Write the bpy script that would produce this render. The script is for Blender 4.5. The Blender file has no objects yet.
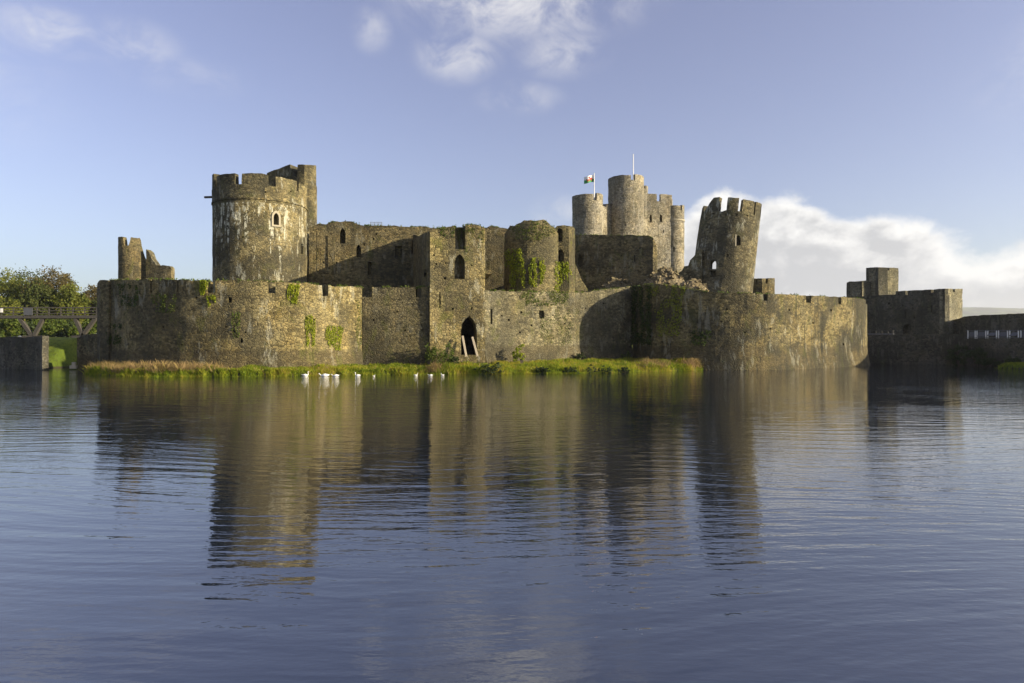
import bpy, math, random
import numpy as np
from mathutils import Vector, Matrix, noise
from mathutils.bvhtree import BVHTree

random.seed(7)
SC = bpy.context.scene
COL = SC.collection
R = math.radians

# ------------------------------------------------------------------ camera
H, F, HY = 3.5, 683.0, 345.0          # eye height (m), focal length in pixels, horizon row
cam = bpy.data.objects.new('camera', bpy.data.cameras.new('camera'))
COL.objects.link(cam)
cam.location = (0, 0, H)
cam.rotation_euler = (R(90), 0, 0)
cam.data.sensor_width = 36
cam.data.lens = 36 * F / 1024
cam.data.shift_y = (HY - 341.5) / 1024
cam.data.clip_end = 12000
SC.camera = cam

# ------------------------------------------------------------------ light
SUN_AZ, SUN_EL = R(73), R(15.5)         # measured from straight towards the camera, to the right
S = Vector((math.sin(SUN_AZ) * math.cos(SUN_EL), -math.cos(SUN_AZ) * math.cos(SUN_EL), math.sin(SUN_EL)))
sun = bpy.data.objects.new('sun', bpy.data.lights.new('sun', 'SUN'))
COL.objects.link(sun)
sun.data.energy = 4.7
sun.data.angle = R(0.6)
sun.data.color = (1.0, 0.845, 0.58)
sun.rotation_euler = S.to_track_quat('Z', 'Y').to_euler()
sun.location = (100, -30, 80)
SC.view_settings.view_transform = 'Standard'
SC.view_settings.look = 'None'
SC.view_settings.exposure = 1.12
SC.view_settings.gamma = 1.0
SC.view_settings.use_curve_mapping = False


class NT:
    """small helper to write node trees"""
    def __init__(s, tree):
        s.t = tree; s.n = tree.nodes; s.l = tree.links

    def new(s, typ, **kw):
        nd = s.n.new(typ)
        for k, v in kw.items(): setattr(nd, k, v)
        return nd

    def put(s, sock, v):
        if isinstance(v, bpy.types.NodeSocket): s.l.new(v, sock)
        elif v is not None:
            if sock.type == 'RGBA' and len(v) == 3: v = (*v, 1)
            sock.default_value = v

    def m(s, op, a, b=None, c=None, clamp=False):
        nd = s.new('ShaderNodeMath', operation=op, use_clamp=clamp)
        s.put(nd.inputs[0], a); s.put(nd.inputs[1], b); s.put(nd.inputs[2], c)
        return nd.outputs[0]

    def vm(s, op, a, b=None):
        nd = s.new('ShaderNodeVectorMath', operation=op)
        s.put(nd.inputs[0], a); s.put(nd.inputs[1], b)
        return nd.outputs[0]

    def noise(s, vec, scale, detail=3, rough=0.55, color=False, dist=0.0):
        nd = s.new('ShaderNodeTexNoise')
        s.put(nd.inputs['Vector'], vec); nd.inputs['Scale'].default_value = scale
        nd.inputs['Detail'].default_value = detail; nd.inputs['Roughness'].default_value = rough
        nd.inputs['Distortion'].default_value = dist
        return nd.outputs['Color' if color else 'Fac']

    def ss(s, x, a, b, lo=0.0, hi=1.0):
        nd = s.new('ShaderNodeMapRange', interpolation_type='SMOOTHSTEP')
        s.put(nd.inputs[0], x)
        nd.inputs[1].default_value = a; nd.inputs[2].default_value = b
        nd.inputs[3].default_value = lo; nd.inputs[4].default_value = hi
        return nd.outputs[0]

    def mix(s, f, a, b, mode='MIX'):
        nd = s.new('ShaderNodeMix', data_type='RGBA', blend_type=mode)
        s.put(nd.inputs[0], f); s.put(nd.inputs[6], a); s.put(nd.inputs[7], b)
        return nd.outputs[2]

    def ramp(s, f, stops):
        nd = s.new('ShaderNodeValToRGB')
        el = nd.color_ramp.elements
        while len(el) < len(stops): el.new(0.5)
        for e, (p, c) in zip(el, stops): e.position = p; e.color = (*c, 1)
        s.put(nd.inputs[0], f)
        return nd.outputs[0]

    def curve(s, x, pts):
        nd = s.new('ShaderNodeFloatCurve')
        c = nd.mapping.curves[0]
        while len(c.points) < len(pts): c.points.new(0.5, 0.5)
        for p, (a, b) in zip(c.points, pts): p.location = (a, b)
        nd.mapping.update()
        s.put(nd.inputs['Value'], x)
        return nd.outputs[0]


# ------------------------------------------------------------------ sky with clouds (all by compass direction)
world = bpy.data.worlds.new('World'); SC.world = world
world.use_nodes = True
w = NT(world.node_tree); w.n.clear()
sky = w.new('ShaderNodeTexSky', sky_type='NISHITA')
sky.sun_disc = False
sky.sun_elevation = SUN_EL
sky.sun_rotation = math.pi - SUN_AZ
sky.altitude = 100; sky.air_density = 1.0; sky.dust_density = 1.6; sky.ozone_density = 3.0
tc = w.new('ShaderNodeTexCoord')
sep = w.new('ShaderNodeSeparateXYZ'); w.l.new(tc.outputs['Generated'], sep.inputs[0])
dx, dy, dz = sep.outputs
az = w.m('ARCTAN2', dx, dy)                                  # 0 straight ahead, + to the right
hor = w.m('SQRT', w.m('ADD', w.m('MULTIPLY', dx, dx), w.m('MULTIPLY', dy, dy)))
el = w.m('ARCTAN2', dz, hor)
comb = w.new('ShaderNodeCombineXYZ'); w.l.new(az, comb.inputs[0]); w.l.new(w.m('MULTIPLY', el, 1.35), comb.inputs[1])
ae = comb.outputs[0]


def azel(px, py):
    x, z = (px - 512) / F, (HY - py) / F
    return math.atan(x), math.atan(z / math.hypot(x, 1))


# cumulus bank low on the right: its top edge as a curve over azimuth -pi/4..pi/4*1.6
prof = [(560, 225), (640, 262), (668, 240), (690, 205), (712, 192), (760, 194), (795, 196), (840, 210), (905, 218), (950, 235), (990, 248), (1024, 238), (1100, 225), (1250, 250)]
A0, A1, EM = 0.0, 0.95, 0.30
curve_pts = [(0.0, 0.0)] + [((azel(px, py)[0] - A0) / (A1 - A0), azel(px, py)[1] / EM) for px, py in prof] + [(1.0, 0.30)]
top = w.m('MULTIPLY', w.curve(w.m('DIVIDE', w.m('SUBTRACT', az, A0), A1 - A0, clamp=True), curve_pts), EM)
big = w.m('SUBTRACT', w.noise(ae, 12, 8, 0.62, dist=0.25), 0.5)
edge = w.m('ADD', w.m('SUBTRACT', top, el), w.m('MULTIPLY', big, 0.085))
cum = w.ss(edge, -0.006, 0.020)
cum = w.m('MULTIPLY', w.m('MULTIPLY', cum, w.ss(az, 0.02, 0.09)), w.ss(el, 0.0, 0.12, 0.78, 1.0))
cum = w.m('MULTIPLY', cum, w.ss(w.noise(ae, 5, 4, 0.5), 0.22, 0.40, 0.72, 1.0))
# shading inside the bank: sunlit crowns, greyer belly
off = w.vm('ADD', ae, (0.012, 0.016, 0))
relief = w.m('SUBTRACT', w.noise(ae, 16, 6, 0.55, dist=0.25), w.noise(off, 16, 6, 0.55, dist=0.25))
lit = w.ss(w.m('ADD', edge, w.m('MULTIPLY', w.m('SUBTRACT', w.noise(ae, 20, 6, 0.6), 0.5), 0.13)), 0.0, 0.075, 1.0, 0.0)
lit = w.m('ADD', lit, w.m('MULTIPLY', relief, 2.2), clamp=True)
ccol = w.mix(lit, (3.0, 3.05, 3.15), (5.2, 5.15, 5.0))
# high thin cloud
def blob(px, py, rx, ry):
    a, e = azel(px, py)
    u = w.m('DIVIDE', w.m('SUBTRACT', az, a), rx / F)
    v = w.m('DIVIDE', w.m('SUBTRACT', el, e), ry / F)
    d = w.m('SQRT', w.m('ADD', w.m('MULTIPLY', u, u), w.m('MULTIPLY', v, v)))
    return w.ss(d, 0.15, 1.0, 1.0, 0.0)
wis = w.noise(ae, 12, 9, 0.66, dist=0.6)
wm = None
for px, py, rx, ry, g in [(520, -4, 170, 52, 1.0), (458, 55, 55, 32, .8), (562, 52, 60, 30, .65), (520, 98, 55, 20, .5), (48, 30, 55, 24, .75),
                          (135, 45, 50, 26, .5), (372, 30, 26, 26, .5), (185, 75, 70, 22, .25), (560, 212, 40, 22, .5),
                          (780, 300, 700, 60, .0), (-150, 60, 160, 80, .5), (1200, 40, 160, 70, .5)]:
    b = w.m('MULTIPLY', blob(px, py, rx, ry), g)
    wm = b if wm is None else w.m('MAXIMUM', wm, b)
# the rest of the high sky, above the frame and behind, carries scattered cloud as well
hi = w.m('MULTIPLY', w.ss(el, 0.50, 0.65), w.ss(w.noise(tc.outputs['Generated'], 3.0, 4, 0.55), 0.50, 0.66, 0.0, 0.75))
wisp = w.m('MULTIPLY', wm, w.ss(wis, 0.32, 0.66))
wisp = w.m('MAXIMUM', wisp, hi)
hsv = w.new('ShaderNodeHueSaturation'); hsv.inputs['Saturation'].default_value = 0.76; hsv.inputs['Hue'].default_value = 0.526
w.l.new(sky.outputs[0], hsv.inputs['Color'])
skyc = hsv.outputs[0]
c1 = w.mix(w.m('MULTIPLY', wisp, 0.72, clamp=True), skyc, (4.7, 4.6, 4.5))
c2 = w.mix(cum, c1, ccol)
bg = w.new('ShaderNodeBackground'); w.put(bg.inputs['Color'], c2); bg.inputs['Strength'].default_value = 0.095
out = w.new('ShaderNodeOutputWorld'); w.l.new(bg.outputs[0], out.inputs[0])


# ------------------------------------------------------------------ materials
def material(name):
    m = bpy.data.materials.new(name); m.use_nodes = True
    t = NT(m.node_tree); t.n.clear()
    o = t.new('ShaderNodeOutputMaterial')
    return m, t, o


def stone(name, a, b, stain=0.5, moss=0.3, lime=0.0, streak=0.4, plinth=None, seed=0.0, mosscol=(0.10, 0.105, 0.025), stones=1.0, zone=None, tint=(0.89, 0.93, 0.86)):
    """rubble masonry in metres: single stones, mortar, big stains, run-off streaks, moss and lime"""
    def bright(f, r=1.0, g=1.0, bl=1.0): return (b[0] * f * r, b[1] * f * g, b[2] * f * bl)
    def deep(f): return (a[0] * f, a[1] * f, a[2] * f)
    m, t, o = material(name)
    geo = t.new('ShaderNodeNewGeometry')
    pos = t.vm('ADD', geo.outputs['Position'], (seed * 17.3, seed * 9.1, 0))
    warp = t.vm('SCALE', t.vm('SUBTRACT', t.noise(pos, 1.3, 2, color=True), (0.5, 0.5, 0.5)))
    warp.node.inputs['Scale'].default_value = 0.35
    p2 = t.vm('MULTIPLY', t.vm('ADD', pos, warp), (2.3 * stones, 2.3 * stones, 3.7 * stones))
    v1 = t.new('ShaderNodeTexVoronoi'); t.put(v1.inputs['Vector'], p2); v1.inputs['Scale'].default_value = 1.0
    v2 = t.new('ShaderNodeTexVoronoi', feature='DISTANCE_TO_EDGE'); t.put(v2.inputs['Vector'], p2); v2.inputs['Scale'].default_value = 1.0
    sc = t.new('ShaderNodeSeparateColor'); t.l.new(v1.outputs['Color'], sc.inputs[0])
    per, per2 = sc.outputs[0], sc.outputs[1]
    # single stones and regional tone
    reg = t.noise(pos, 0.16, 4, 0.6)
    mid = t.noise(pos, 0.7, 4, 0.65)
    fine = t.noise(pos, 5.0, 4, 0.7)
    tone = t.m('ADD', t.m('MULTIPLY', per, 0.40), t.m('ADD', t.m('MULTIPLY', mid, 0.75), t.m('MULTIPLY', fine, 0.35)))
    col = t.mix(t.ss(tone, 0.45, 1.05), a, b)
    # courses, and rebuilt patches of another stone with ragged limits
    crs = t.noise(t.vm('MULTIPLY', pos, (0.12, 0.12, 2.3)), 1.0, 4, 0.7)
    col = t.mix(t.ss(crs, 0.48, 0.34, 0.0, 0.45), col, deep(.7))
    col = t.mix(t.ss(crs, 0.54, 0.68, 0.0, 0.40), col, bright(1.12))
    wq = t.vm('SCALE', t.vm('SUBTRACT', t.noise(pos, 0.8, 4, 0.7, color=True), (0.5, 0.5, 0.5)))
    wq.node.inputs['Scale'].default_value = 3.0
    v3 = t.new('ShaderNodeTexVoronoi'); t.put(v3.inputs['Vector'], t.vm('ADD', pos, wq)); v3.inputs['Scale'].default_value = 0.27
    s3 = t.new('ShaderNodeSeparateColor'); t.l.new(v3.outputs['Color'], s3.inputs[0])
    col = t.mix(t.ss(s3.outputs[0], 0.55, 0.95, 0.0, 0.55), col, deep(.8))
    col = t.mix(t.ss(s3.outputs[1], 0.55, 0.95, 0.0, 0.40), col, bright(1.1, .98, 1, 1.15))
    hue = t.noise(t.vm('ADD', pos, (3, 11, 5)), 0.38, 5, 0.6)
    col = t.mix(t.ss(hue, 0.50, 0.68, 0.0, 0.45), col, bright(.9, 1.04, .92, .72))
    col = t.mix(t.ss(hue, 0.46, 0.30, 0.0, 0.5), col, bright(.6, .92, 1.0, 1.3))
    spk = t.noise(t.vm('MULTIPLY', t.vm('ADD', pos, (9, 2, 7)), (1, 1, 1.6)), 3.0, 4, 0.78)
    col = t.mix(t.ss(spk, 0.56, 0.68, 0.0, 0.55), col, bright(1.5, .98, 1, 1.1))
    col = t.mix(t.ss(spk, 0.45, 0.33, 0.0, 0.85), col, deep(.45))
    col = t.mix(t.ss(per2, 0.80, 0.95, 0.0, 0.55), col, bright(1.15, 1.02, .96, .9))
    col = t.mix(t.ss(per2, 0.16, 0.06, 0.0, 0.65), col, deep(.5))
    # mortar joints, recessed
    joint = t.ss(v2.outputs['Distance'], 0.02, 0.10, 1.0, 0.0)
    col = t.mix(t.m('MULTIPLY', joint, 0.55), col, (0.075, 0.066, 0.05))
    if plinth is not None:
        sp = t.new('ShaderNodeSeparateXYZ'); t.l.new(geo.outputs['Position'], sp.inputs[0])
        pm = t.ss(t.m('ADD', sp.outputs[2], t.m('MULTIPLY', mid, 0.9)), plinth + 0.55, plinth + 0.25)
        col = t.mix(t.m('MULTIPLY', pm, 0.65), col, (0.085, 0.066, 0.04))
    # big dark weather stains
    col = t.mix(t.m('MULTIPLY', t.ss(reg, 0.43, 0.60), stain), col, (0.045, 0.042, 0.034))
    # run-off streaks: noise drawn out down the wall
    st = t.noise(t.vm('MULTIPLY', pos, (1.0, 1.0, 0.075)), 0.85, 4, 0.65)
    st = t.m('MULTIPLY', t.ss(st, 0.52, 0.68), t.ss(mid, 0.30, 0.60))
    col = t.mix(t.m('MULTIPLY', st, streak), col, (0.035, 0.033, 0.027))
    # moss and algae
    mo = t.m('MULTIPLY', t.ss(t.noise(t.vm('MULTIPLY', pos, (1.0, 1.0, 0.55)), 0.55, 5, 0.65, dist=0.6), 0.54, 0.68), moss)
    col = t.mix(mo, col, mosscol)
    if lime > 0:
        ls = t.noise(t.vm('MULTIPLY', t.vm('ADD', pos, (5, 3, 0)), (1.0, 1.0, 0.30)), 1.1, 5, 0.7)
        lr = t.noise(t.vm('ADD', pos, (31, 7, 2)), 0.22, 2, 0.5)
        lm = t.m('MULTIPLY', t.ss(ls, 0.54, 0.60), t.ss(lr, 0.44, 0.56))
        if zone:
            # salts washed out under the string course: broken runs hanging from one level
            sz = t.new('ShaderNodeSeparateXYZ'); t.l.new(geo.outputs['Position'], sz.inputs[0])
            rag = t.noise(t.vm('MULTIPLY', pos, (1.6, 1.6, 0.16)), 1.0, 5, 0.72)
            brk = t.noise(t.vm('MULTIPLY', pos, (1.0, 1.0, 0.8)), 1.4, 4, 0.7)
            dep = t.m('ADD', t.m('MULTIPLY', t.ss(sz.outputs[2], zone[1], zone[0]), 0.16), 0.505)
            zz = t.m('MULTIPLY', t.ss(t.m('SUBTRACT', rag, dep), 0.0, 0.035), t.ss(brk, 0.46, 0.56))
            zz = t.m('MULTIPLY', zz, t.ss(sz.outputs[2], zone[1] + 0.1, zone[1] - 0.1))
            lm = t.m('MAXIMUM', t.m('MULTIPLY', lm, 0.5), zz)
        col = t.mix(t.m('MULTIPLY', lm, lime), col, (0.58, 0.55, 0.48))
    # grass and lichen on the flat tops, paled to paint in a sunlit rim
    sn = t.new('ShaderNodeSeparateXYZ'); t.l.new(geo.outputs['True Normal'], sn.inputs[0])
    topm = t.m('MULTIPLY', t.ss(sn.outputs[2], 0.55, 0.85), t.ss(mid, 0.36, 0.58, 0.25, 1.0))
    col = t.mix(t.m('MULTIPLY', topm, 0.7), col, (0.24, 0.205, 0.10))
    col = t.mix(1.0, col, (*tint, 1), 'MULTIPLY')
    bs = t.new('ShaderNodeBsdfPrincipled')
    t.put(bs.inputs['Base Color'], col); bs.inputs['Roughness'].default_value = 0.92
    bs.inputs['Specular IOR Level'].default_value = 0.15
    hgt = t.m('ADD', t.m('MULTIPLY', t.ss(v2.outputs['Distance'], 0.0, 0.16), 0.55), t.m('ADD', t.m('MULTIPLY', per, 0.35), t.m('MULTIPLY', fine, 0.55)))
    bp = t.new('ShaderNodeBump'); bp.inputs['Strength'].default_value = 0.75; bp.inputs['Distance'].default_value = 0.14
    t.put(bp.inputs['Height'], hgt); t.l.new(bp.outputs[0], bs.inputs['Normal'])
    t.l.new(bs.outputs[0], o.inputs[0])
    return m


def plain(name, c, rough=0.8, var=0.3, scale=3.0, metal=0.0, stretch=(1, 1, 1)):
    m, t, o = material(name)
    geo = t.new('ShaderNodeNewGeometry')
    n = t.noise(t.vm('MULTIPLY', geo.outputs['Position'], stretch), scale, 4, 0.6)
    col = t.mix(n, tuple(x * (1 - var) for x in c), tuple(min(1, x * (1 + var)) for x in c))
    bs = t.new('ShaderNodeBsdfPrincipled'); t.put(bs.inputs['Base Color'], col)
    bs.inputs['Roughness'].default_value = rough; bs.inputs['Metallic'].default_value = metal
    t.l.new(bs.outputs[0], o.inputs[0])
    return m


def leafy(name, stops, trans=0.35, patch=0.35, pscale=0.35):
    m, t, o = material(name)
    geo = t.new('ShaderNodeNewGeometry')
    f = t.m('ADD', t.m('MULTIPLY', geo.outputs['Random Per Island'], 1 - patch), t.m('MULTIPLY', t.ss(t.noise(geo.outputs['Position'], pscale, 3), 0.3, 0.7), patch))
    col = t.ramp(f, stops)
    d = t.new('ShaderNodeBsdfPrincipled'); t.put(d.inputs['Base Color'], col); d.inputs['Roughness'].default_value = 0.65
    d.inputs['Specular IOR Level'].default_value = 0.2
    tr = t.new('ShaderNodeBsdfTranslucent'); t.put(tr.inputs['Color'], col)
    mx = t.new('ShaderNodeMixShader'); mx.inputs[0].default_value = trans
    t.l.new(d.outputs[0], mx.inputs[1]); t.l.new(tr.outputs[0], mx.inputs[2]); t.l.new(mx.outputs[0], o.inputs[0])
    return m


M = {}
M['outer'] = stone('outer_rubble', (0.11, 0.084, 0.038), (0.33, 0.262, 0.13), stain=0.6, moss=0.5, lime=0.25, streak=0.35, plinth=2.9, seed=1)
M['outer_grey'] = stone('outer_rubble_grey', (0.105, 0.088, 0.054), (0.30, 0.256, 0.165), stain=0.6, moss=0.35, lime=0.1, streak=0.4, plinth=3.5, seed=2)
M['outer_dull'] = stone('outer_rubble_dull', (0.085, 0.07, 0.04), (0.235, 0.19, 0.105), stain=0.6, moss=0.45, lime=0.1, streak=0.5, plinth=2.2, seed=8)
M['bastion'] = stone('bastion_rubble', (0.085, 0.066, 0.034), (0.30, 0.24, 0.125), stain=0.85, moss=0.3, lime=0.2, streak=1.0, plinth=3.4, seed=3)
M['tower'] = stone('tower_rubble', (0.11, 0.088, 0.048), (0.34, 0.275, 0.15), stain=0.8, moss=0.25, lime=0.85, streak=0.5, seed=4, zone=(9.0, 23.9))
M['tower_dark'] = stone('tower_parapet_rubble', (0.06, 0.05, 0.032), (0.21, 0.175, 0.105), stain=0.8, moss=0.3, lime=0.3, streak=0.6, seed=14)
M['hall'] = stone('hall_rubble', (0.085, 0.068, 0.038), (0.26, 0.205, 0.112), stain=0.6, moss=0.4, lime=0.15, streak=0.4, seed=5)
M['mossy'] = stone('mossy_rubble', (0.085, 0.07, 0.036), (0.25, 0.205, 0.11), stain=0.6, moss=0.8, lime=0.0, streak=0.4, seed=6)
M['keep'] = stone('keep_ashlar', (0.20, 0.172, 0.12), (0.40, 0.352, 0.26), stain=0.4, moss=0.12, lime=0.15, streak=0.4, seed=7, tint=(1.05, 1.08, 1.08))
M['lean'] = stone('leaning_rubble', (0.095, 0.078, 0.048), (0.30, 0.25, 0.155), stain=0.75, moss=0.2, lime=0.5, streak=0.85, seed=9)
M['dark'] = stone('dark_rubble', (0.055, 0.05, 0.042), (0.14, 0.128, 0.105), stain=0.7, moss=0.2, lime=0.1, streak=0.6, seed=10)  # shade put into the colour: darkened stone for the walls out of the sun
M['dam'] = stone('dam_rubble', (0.15, 0.13, 0.09), (0.32, 0.285, 0.21), stain=0.45, moss=0.2, lime=0.1, streak=0.45, seed=11)  # paler copy for the dam faces in sun, light put into the colour
M['dressed'] = plain('dressed_stone', (0.33, 0.295, 0.215), 0.85, 0.25, 4)
M['wood'] = plain('weathered_wood', (0.055, 0.050, 0.043), 0.85, 0.45, 2.5, stretch=(1, 1, 6))
M['pale_wood'] = plain('pale_timber', (0.52, 0.44, 0.31), 0.7, 0.25, 4)
M['white_paint'] = plain('white_paint', (0.78, 0.77, 0.74), 0.4, 0.08, 3)
M['slate'] = plain('slate_panel', (0.075, 0.08, 0.09), 0.7, 0.3, 2)  # board and rails, also the painted shade between the dam railing posts
M['grey_panel'] = plain('grey_panel', (0.20, 0.215, 0.24), 0.6, 0.3, 2)
M['iron'] = plain('dark_iron', (0.05, 0.045, 0.04), 0.6, 0.3, 5)
M['bark'] = plain('bark', (0.075, 0.06, 0.045), 0.9, 0.35, 5)
M['earth'] = plain('earth', (0.085, 0.07, 0.035), 0.95, 0.4, 1.2)
M['flag_white'] = plain('flag_white', (0.82, 0.82, 0.80), 0.7, 0.04, 2)
M['flag_green'] = plain('flag_green', (0.03, 0.26, 0.06), 0.7, 0.08, 2)
M['flag_red'] = plain('flag_red', (0.55, 0.03, 0.025), 0.7, 0.08, 2)
M['feather'] = plain('white_feather', (0.84, 0.83, 0.80), 0.7, 0.06, 9)
M['beak'] = plain('orange_beak', (0.55, 0.20, 0.03), 0.5, 0.1, 9)
M['reeds'] = leafy('bank_grass', [(0.0, (0.07, 0.12, 0.012)), (0.35, (0.20, 0.27, 0.022)), (0.66, (0.36, 0.37, 0.035)), (0.86, (0.40, 0.31, 0.06)), (1.0, (0.42, 0.29, 0.11))], 0.5, 0.5, 0.35)
M['tan_reeds'] = leafy('dry_reed', [(0.0, (0.17, 0.15, 0.04)), (0.5, (0.30, 0.22, 0.09)), (1.0, (0.40, 0.28, 0.16))], 0.4, 0.3)
M['ivy_dark'] = leafy('dark_ivy', [(0.0, (0.020, 0.036, 0.008)), (0.6, (0.045, 0.075, 0.014)), (1.0, (0.09, 0.13, 0.02))], 0.25, 0.35, 0.8)
M['ivy_bright'] = leafy('bright_ivy', [(0.0, (0.13, 0.18, 0.012)), (0.6, (0.27, 0.32, 0.022)), (1.0, (0.38, 0.38, 0.035))], 0.35, 0.35, 0.8)
M['shrub'] = leafy('shrub_leaf', [(0.0, (0.045, 0.075, 0.012)), (0.6, (0.10, 0.14, 0.022)), (1.0, (0.17, 0.18, 0.04))], 0.35, 0.4, 0.8)
M['shrub_dark'] = leafy('dark_shrub_leaf', [(0.0, (0.020, 0.035, 0.012)), (0.6, (0.04, 0.06, 0.018)), (1.0, (0.07, 0.09, 0.03))], 0.25, 0.4, 0.8)
M['tree_lime'] = leafy('yellow_green_leaf', [(0.0, (0.070, 0.098, 0.017)), (0.6, (0.161, 0.182, 0.031)), (1.0, (0.266, 0.252, 0.049))], 0.45, 0.4, 0.25)
M['tree_green'] = leafy('dark_green_leaf', [(0.0, (0.036, 0.053, 0.015)), (0.6, (0.084, 0.104, 0.025)), (1.0, (0.147, 0.154, 0.042))], 0.45, 0.4, 0.25)
M['tree_brown'] = leafy('autumn_leaf', [(0.0, (0.063, 0.059, 0.022)), (0.6, (0.140, 0.115, 0.042)), (1.0, (0.231, 0.175, 0.064))], 0.45, 0.4, 0.25)


def ground_material():
    m, t, o = material('meadow')
    geo = t.new('ShaderNodeNewGeometry')
    n1 = t.noise(geo.outputs['Position'], 0.12, 5, 0.6)
    n2 = t.noise(geo.outputs['Position'], 2.2, 4, 0.7)
    col = t.mix(t.ss(n1, 0.35, 0.65), (0.085, 0.125, 0.018), (0.16, 0.19, 0.03))
    col = t.mix(t.ss(n2, 0.45, 0.7, 0.0, 0.75), col, (0.05, 0.065, 0.014))
    sp = t.new('ShaderNodeSeparateXYZ'); t.l.new(geo.outputs['Position'], sp.inputs[0])
    col = t.mix(t.ss(sp.outputs[2], 0.35, 0.05), col, (0.05, 0.045, 0.028))
    bs = t.new('ShaderNodeBsdfPrincipled'); t.put(bs.inputs['Base Color'], col); bs.inputs['Roughness'].default_value = 0.9
    bs.inputs['Specular IOR Level'].default_value = 0.1
    bp = t.new('ShaderNodeBump'); bp.inputs['Strength'].default_value = 0.8; bp.inputs['Distance'].default_value = 0.15
    t.put(bp.inputs['Height'], n2); t.l.new(bp.outputs[0], bs.inputs['Normal'])
    t.l.new(bs.outputs[0], o.inputs[0])
    return m


def hill_material():
    m, t, o = material('hillside')
    geo = t.new('ShaderNodeNewGeometry')
    n = t.noise(geo.outputs['Position'], 0.006, 5, 0.65)
    col = t.mix(t.ss(n, 0.42, 0.58), (0.035, 0.05, 0.02), (0.10, 0.13, 0.04))
    bs = t.new('ShaderNodeBsdfPrincipled'); t.put(bs.inputs['Base Color'], col); bs.inputs['Roughness'].default_value = 0.95
    t.l.new(bs.outputs[0], o.inputs[0])
    return m


def water_material():
    m, t, o = material('lake_water')
    geo = t.new('ShaderNodeNewGeometry')
    pos = geo.outputs['Position']
    # long, low swell crests that bend a little, then wind ripples on top
    bend = t.vm('SCALE', t.vm('SUBTRACT', t.noise(pos, 0.035, 2, color=True), (0.5, 0.5, 0.5)))
    bend.node.inputs['Scale'].default_value = 15.0
    p = t.vm('ADD', pos, bend)
    n1 = t.noise(t.vm('MULTIPLY', p, (0.36, 2.1, 1)), 1.0, 2, 0.45)
    n2 = t.noise(t.vm('MULTIPLY', t.vm('ADD', pos, (13, 5, 0)), (2.2, 5.5, 1)), 1.0, 3, 0.55)
    n3 = t.noise(pos, 7.0, 2, 0.5)
    gust = t.ss(t.noise(t.vm('MULTIPLY', pos, (0.5, 1.0, 1)), 0.06, 4, 0.55), 0.36, 0.62, 0.4, 1.25)
    hgt = t.m('ADD', t.m('MULTIPLY', n1, 0.022), t.m('MULTIPLY', t.m('ADD', t.m('MULTIPLY', n2, 0.010), t.m('MULTIPLY', n3, 0.0006)), gust))
    bp = t.new('ShaderNodeBump'); bp.inputs['Strength'].default_value = 1.0; bp.inputs['Distance'].default_value = 1.0
    t.put(bp.inputs['Height'], hgt)
    bs = t.new('ShaderNodeBsdfPrincipled')
    bs.inputs['Base Color'].default_value = (0.004, 0.008, 0.018, 1)
    bs.inputs['Roughness'].default_value = 0.015
    bs.inputs['IOR'].default_value = 2.6
    t.l.new(bp.outputs[0], bs.inputs['Normal'])
    t.l.new(bs.outputs[0], o.inputs[0])
    return m


M['meadow'] = ground_material()
M['hill'] = hill_material()
M['water'] = water_material()


# ------------------------------------------------------------------ object helpers
def setp(o, label=None, cat=None, group=None, kind=None):
    if label: o['label'] = label
    if cat: o['category'] = cat
    if group: o['group'] = group
    if kind: o['kind'] = kind
    return o


def thing(name, label, cat, loc, group=None):
    o = bpy.data.objects.new(name, None); COL.objects.link(o)
    o.empty_display_size = 0.5
    o.location = loc
    return setp(o, label, cat, group)


def mesh_obj(name, vf, mat, parent=None, loc=None, smooth=False, mats=None, fmat=None):
    """vf = (verts, faces) in world metres; origin at loc or at the parent thing"""
    v, f = vf
    me = bpy.data.meshes.new(name)
    base = Vector((0, 0, 0))
    p = parent
    while p is not None: base = base + p.location; p = p.parent
    if loc is not None: base = Vector(loc)
    va = np.asarray(v, dtype=float) - np.array(base)
    me.from_pydata(va.tolist(), [], f)
    for mm in (mats or [mat]): me.materials.append(mm)
    if fmat: me.polygons.foreach_set('material_index', fmat)
    if smooth: me.polygons.foreach_set('use_smooth', [True] * len(me.polygons))
    me.update()
    o = bpy.data.objects.new(name, me); COL.objects.link(o)
    if parent is not None: o.parent = parent
    elif loc is not None: o.location = loc
    return o


def P(px, D, py):
    return Vector(((px - 512) / F * D, D, H + (HY - py) / F * D))


def zat(py, D): return H + (HY - py) / F * D


def join(*vfs):
    V, Fc = [], []
    for v, f in vfs:
        n = len(V); V.extend(v); Fc.extend([tuple(i + n for i in q) for q in f])
    return V, Fc


def box(c, s, rz=0.0, tilt=None):
    hx, hy, hz = s[0] / 2, s[1] / 2, s[2] / 2
    m = Matrix.Rotation(rz, 3, 'Z')
    v = [Vector(c) + m @ Vector((x * hx, y * hy, z * hz)) for x in (-1, 1) for y in (-1, 1) for z in (-1, 1)]
    f = [(0, 1, 3, 2), (4, 6, 7, 5), (0, 4, 5, 1), (2, 3, 7, 6), (0, 2, 6, 4), (1, 5, 7, 3)]
    return v, f


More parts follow.
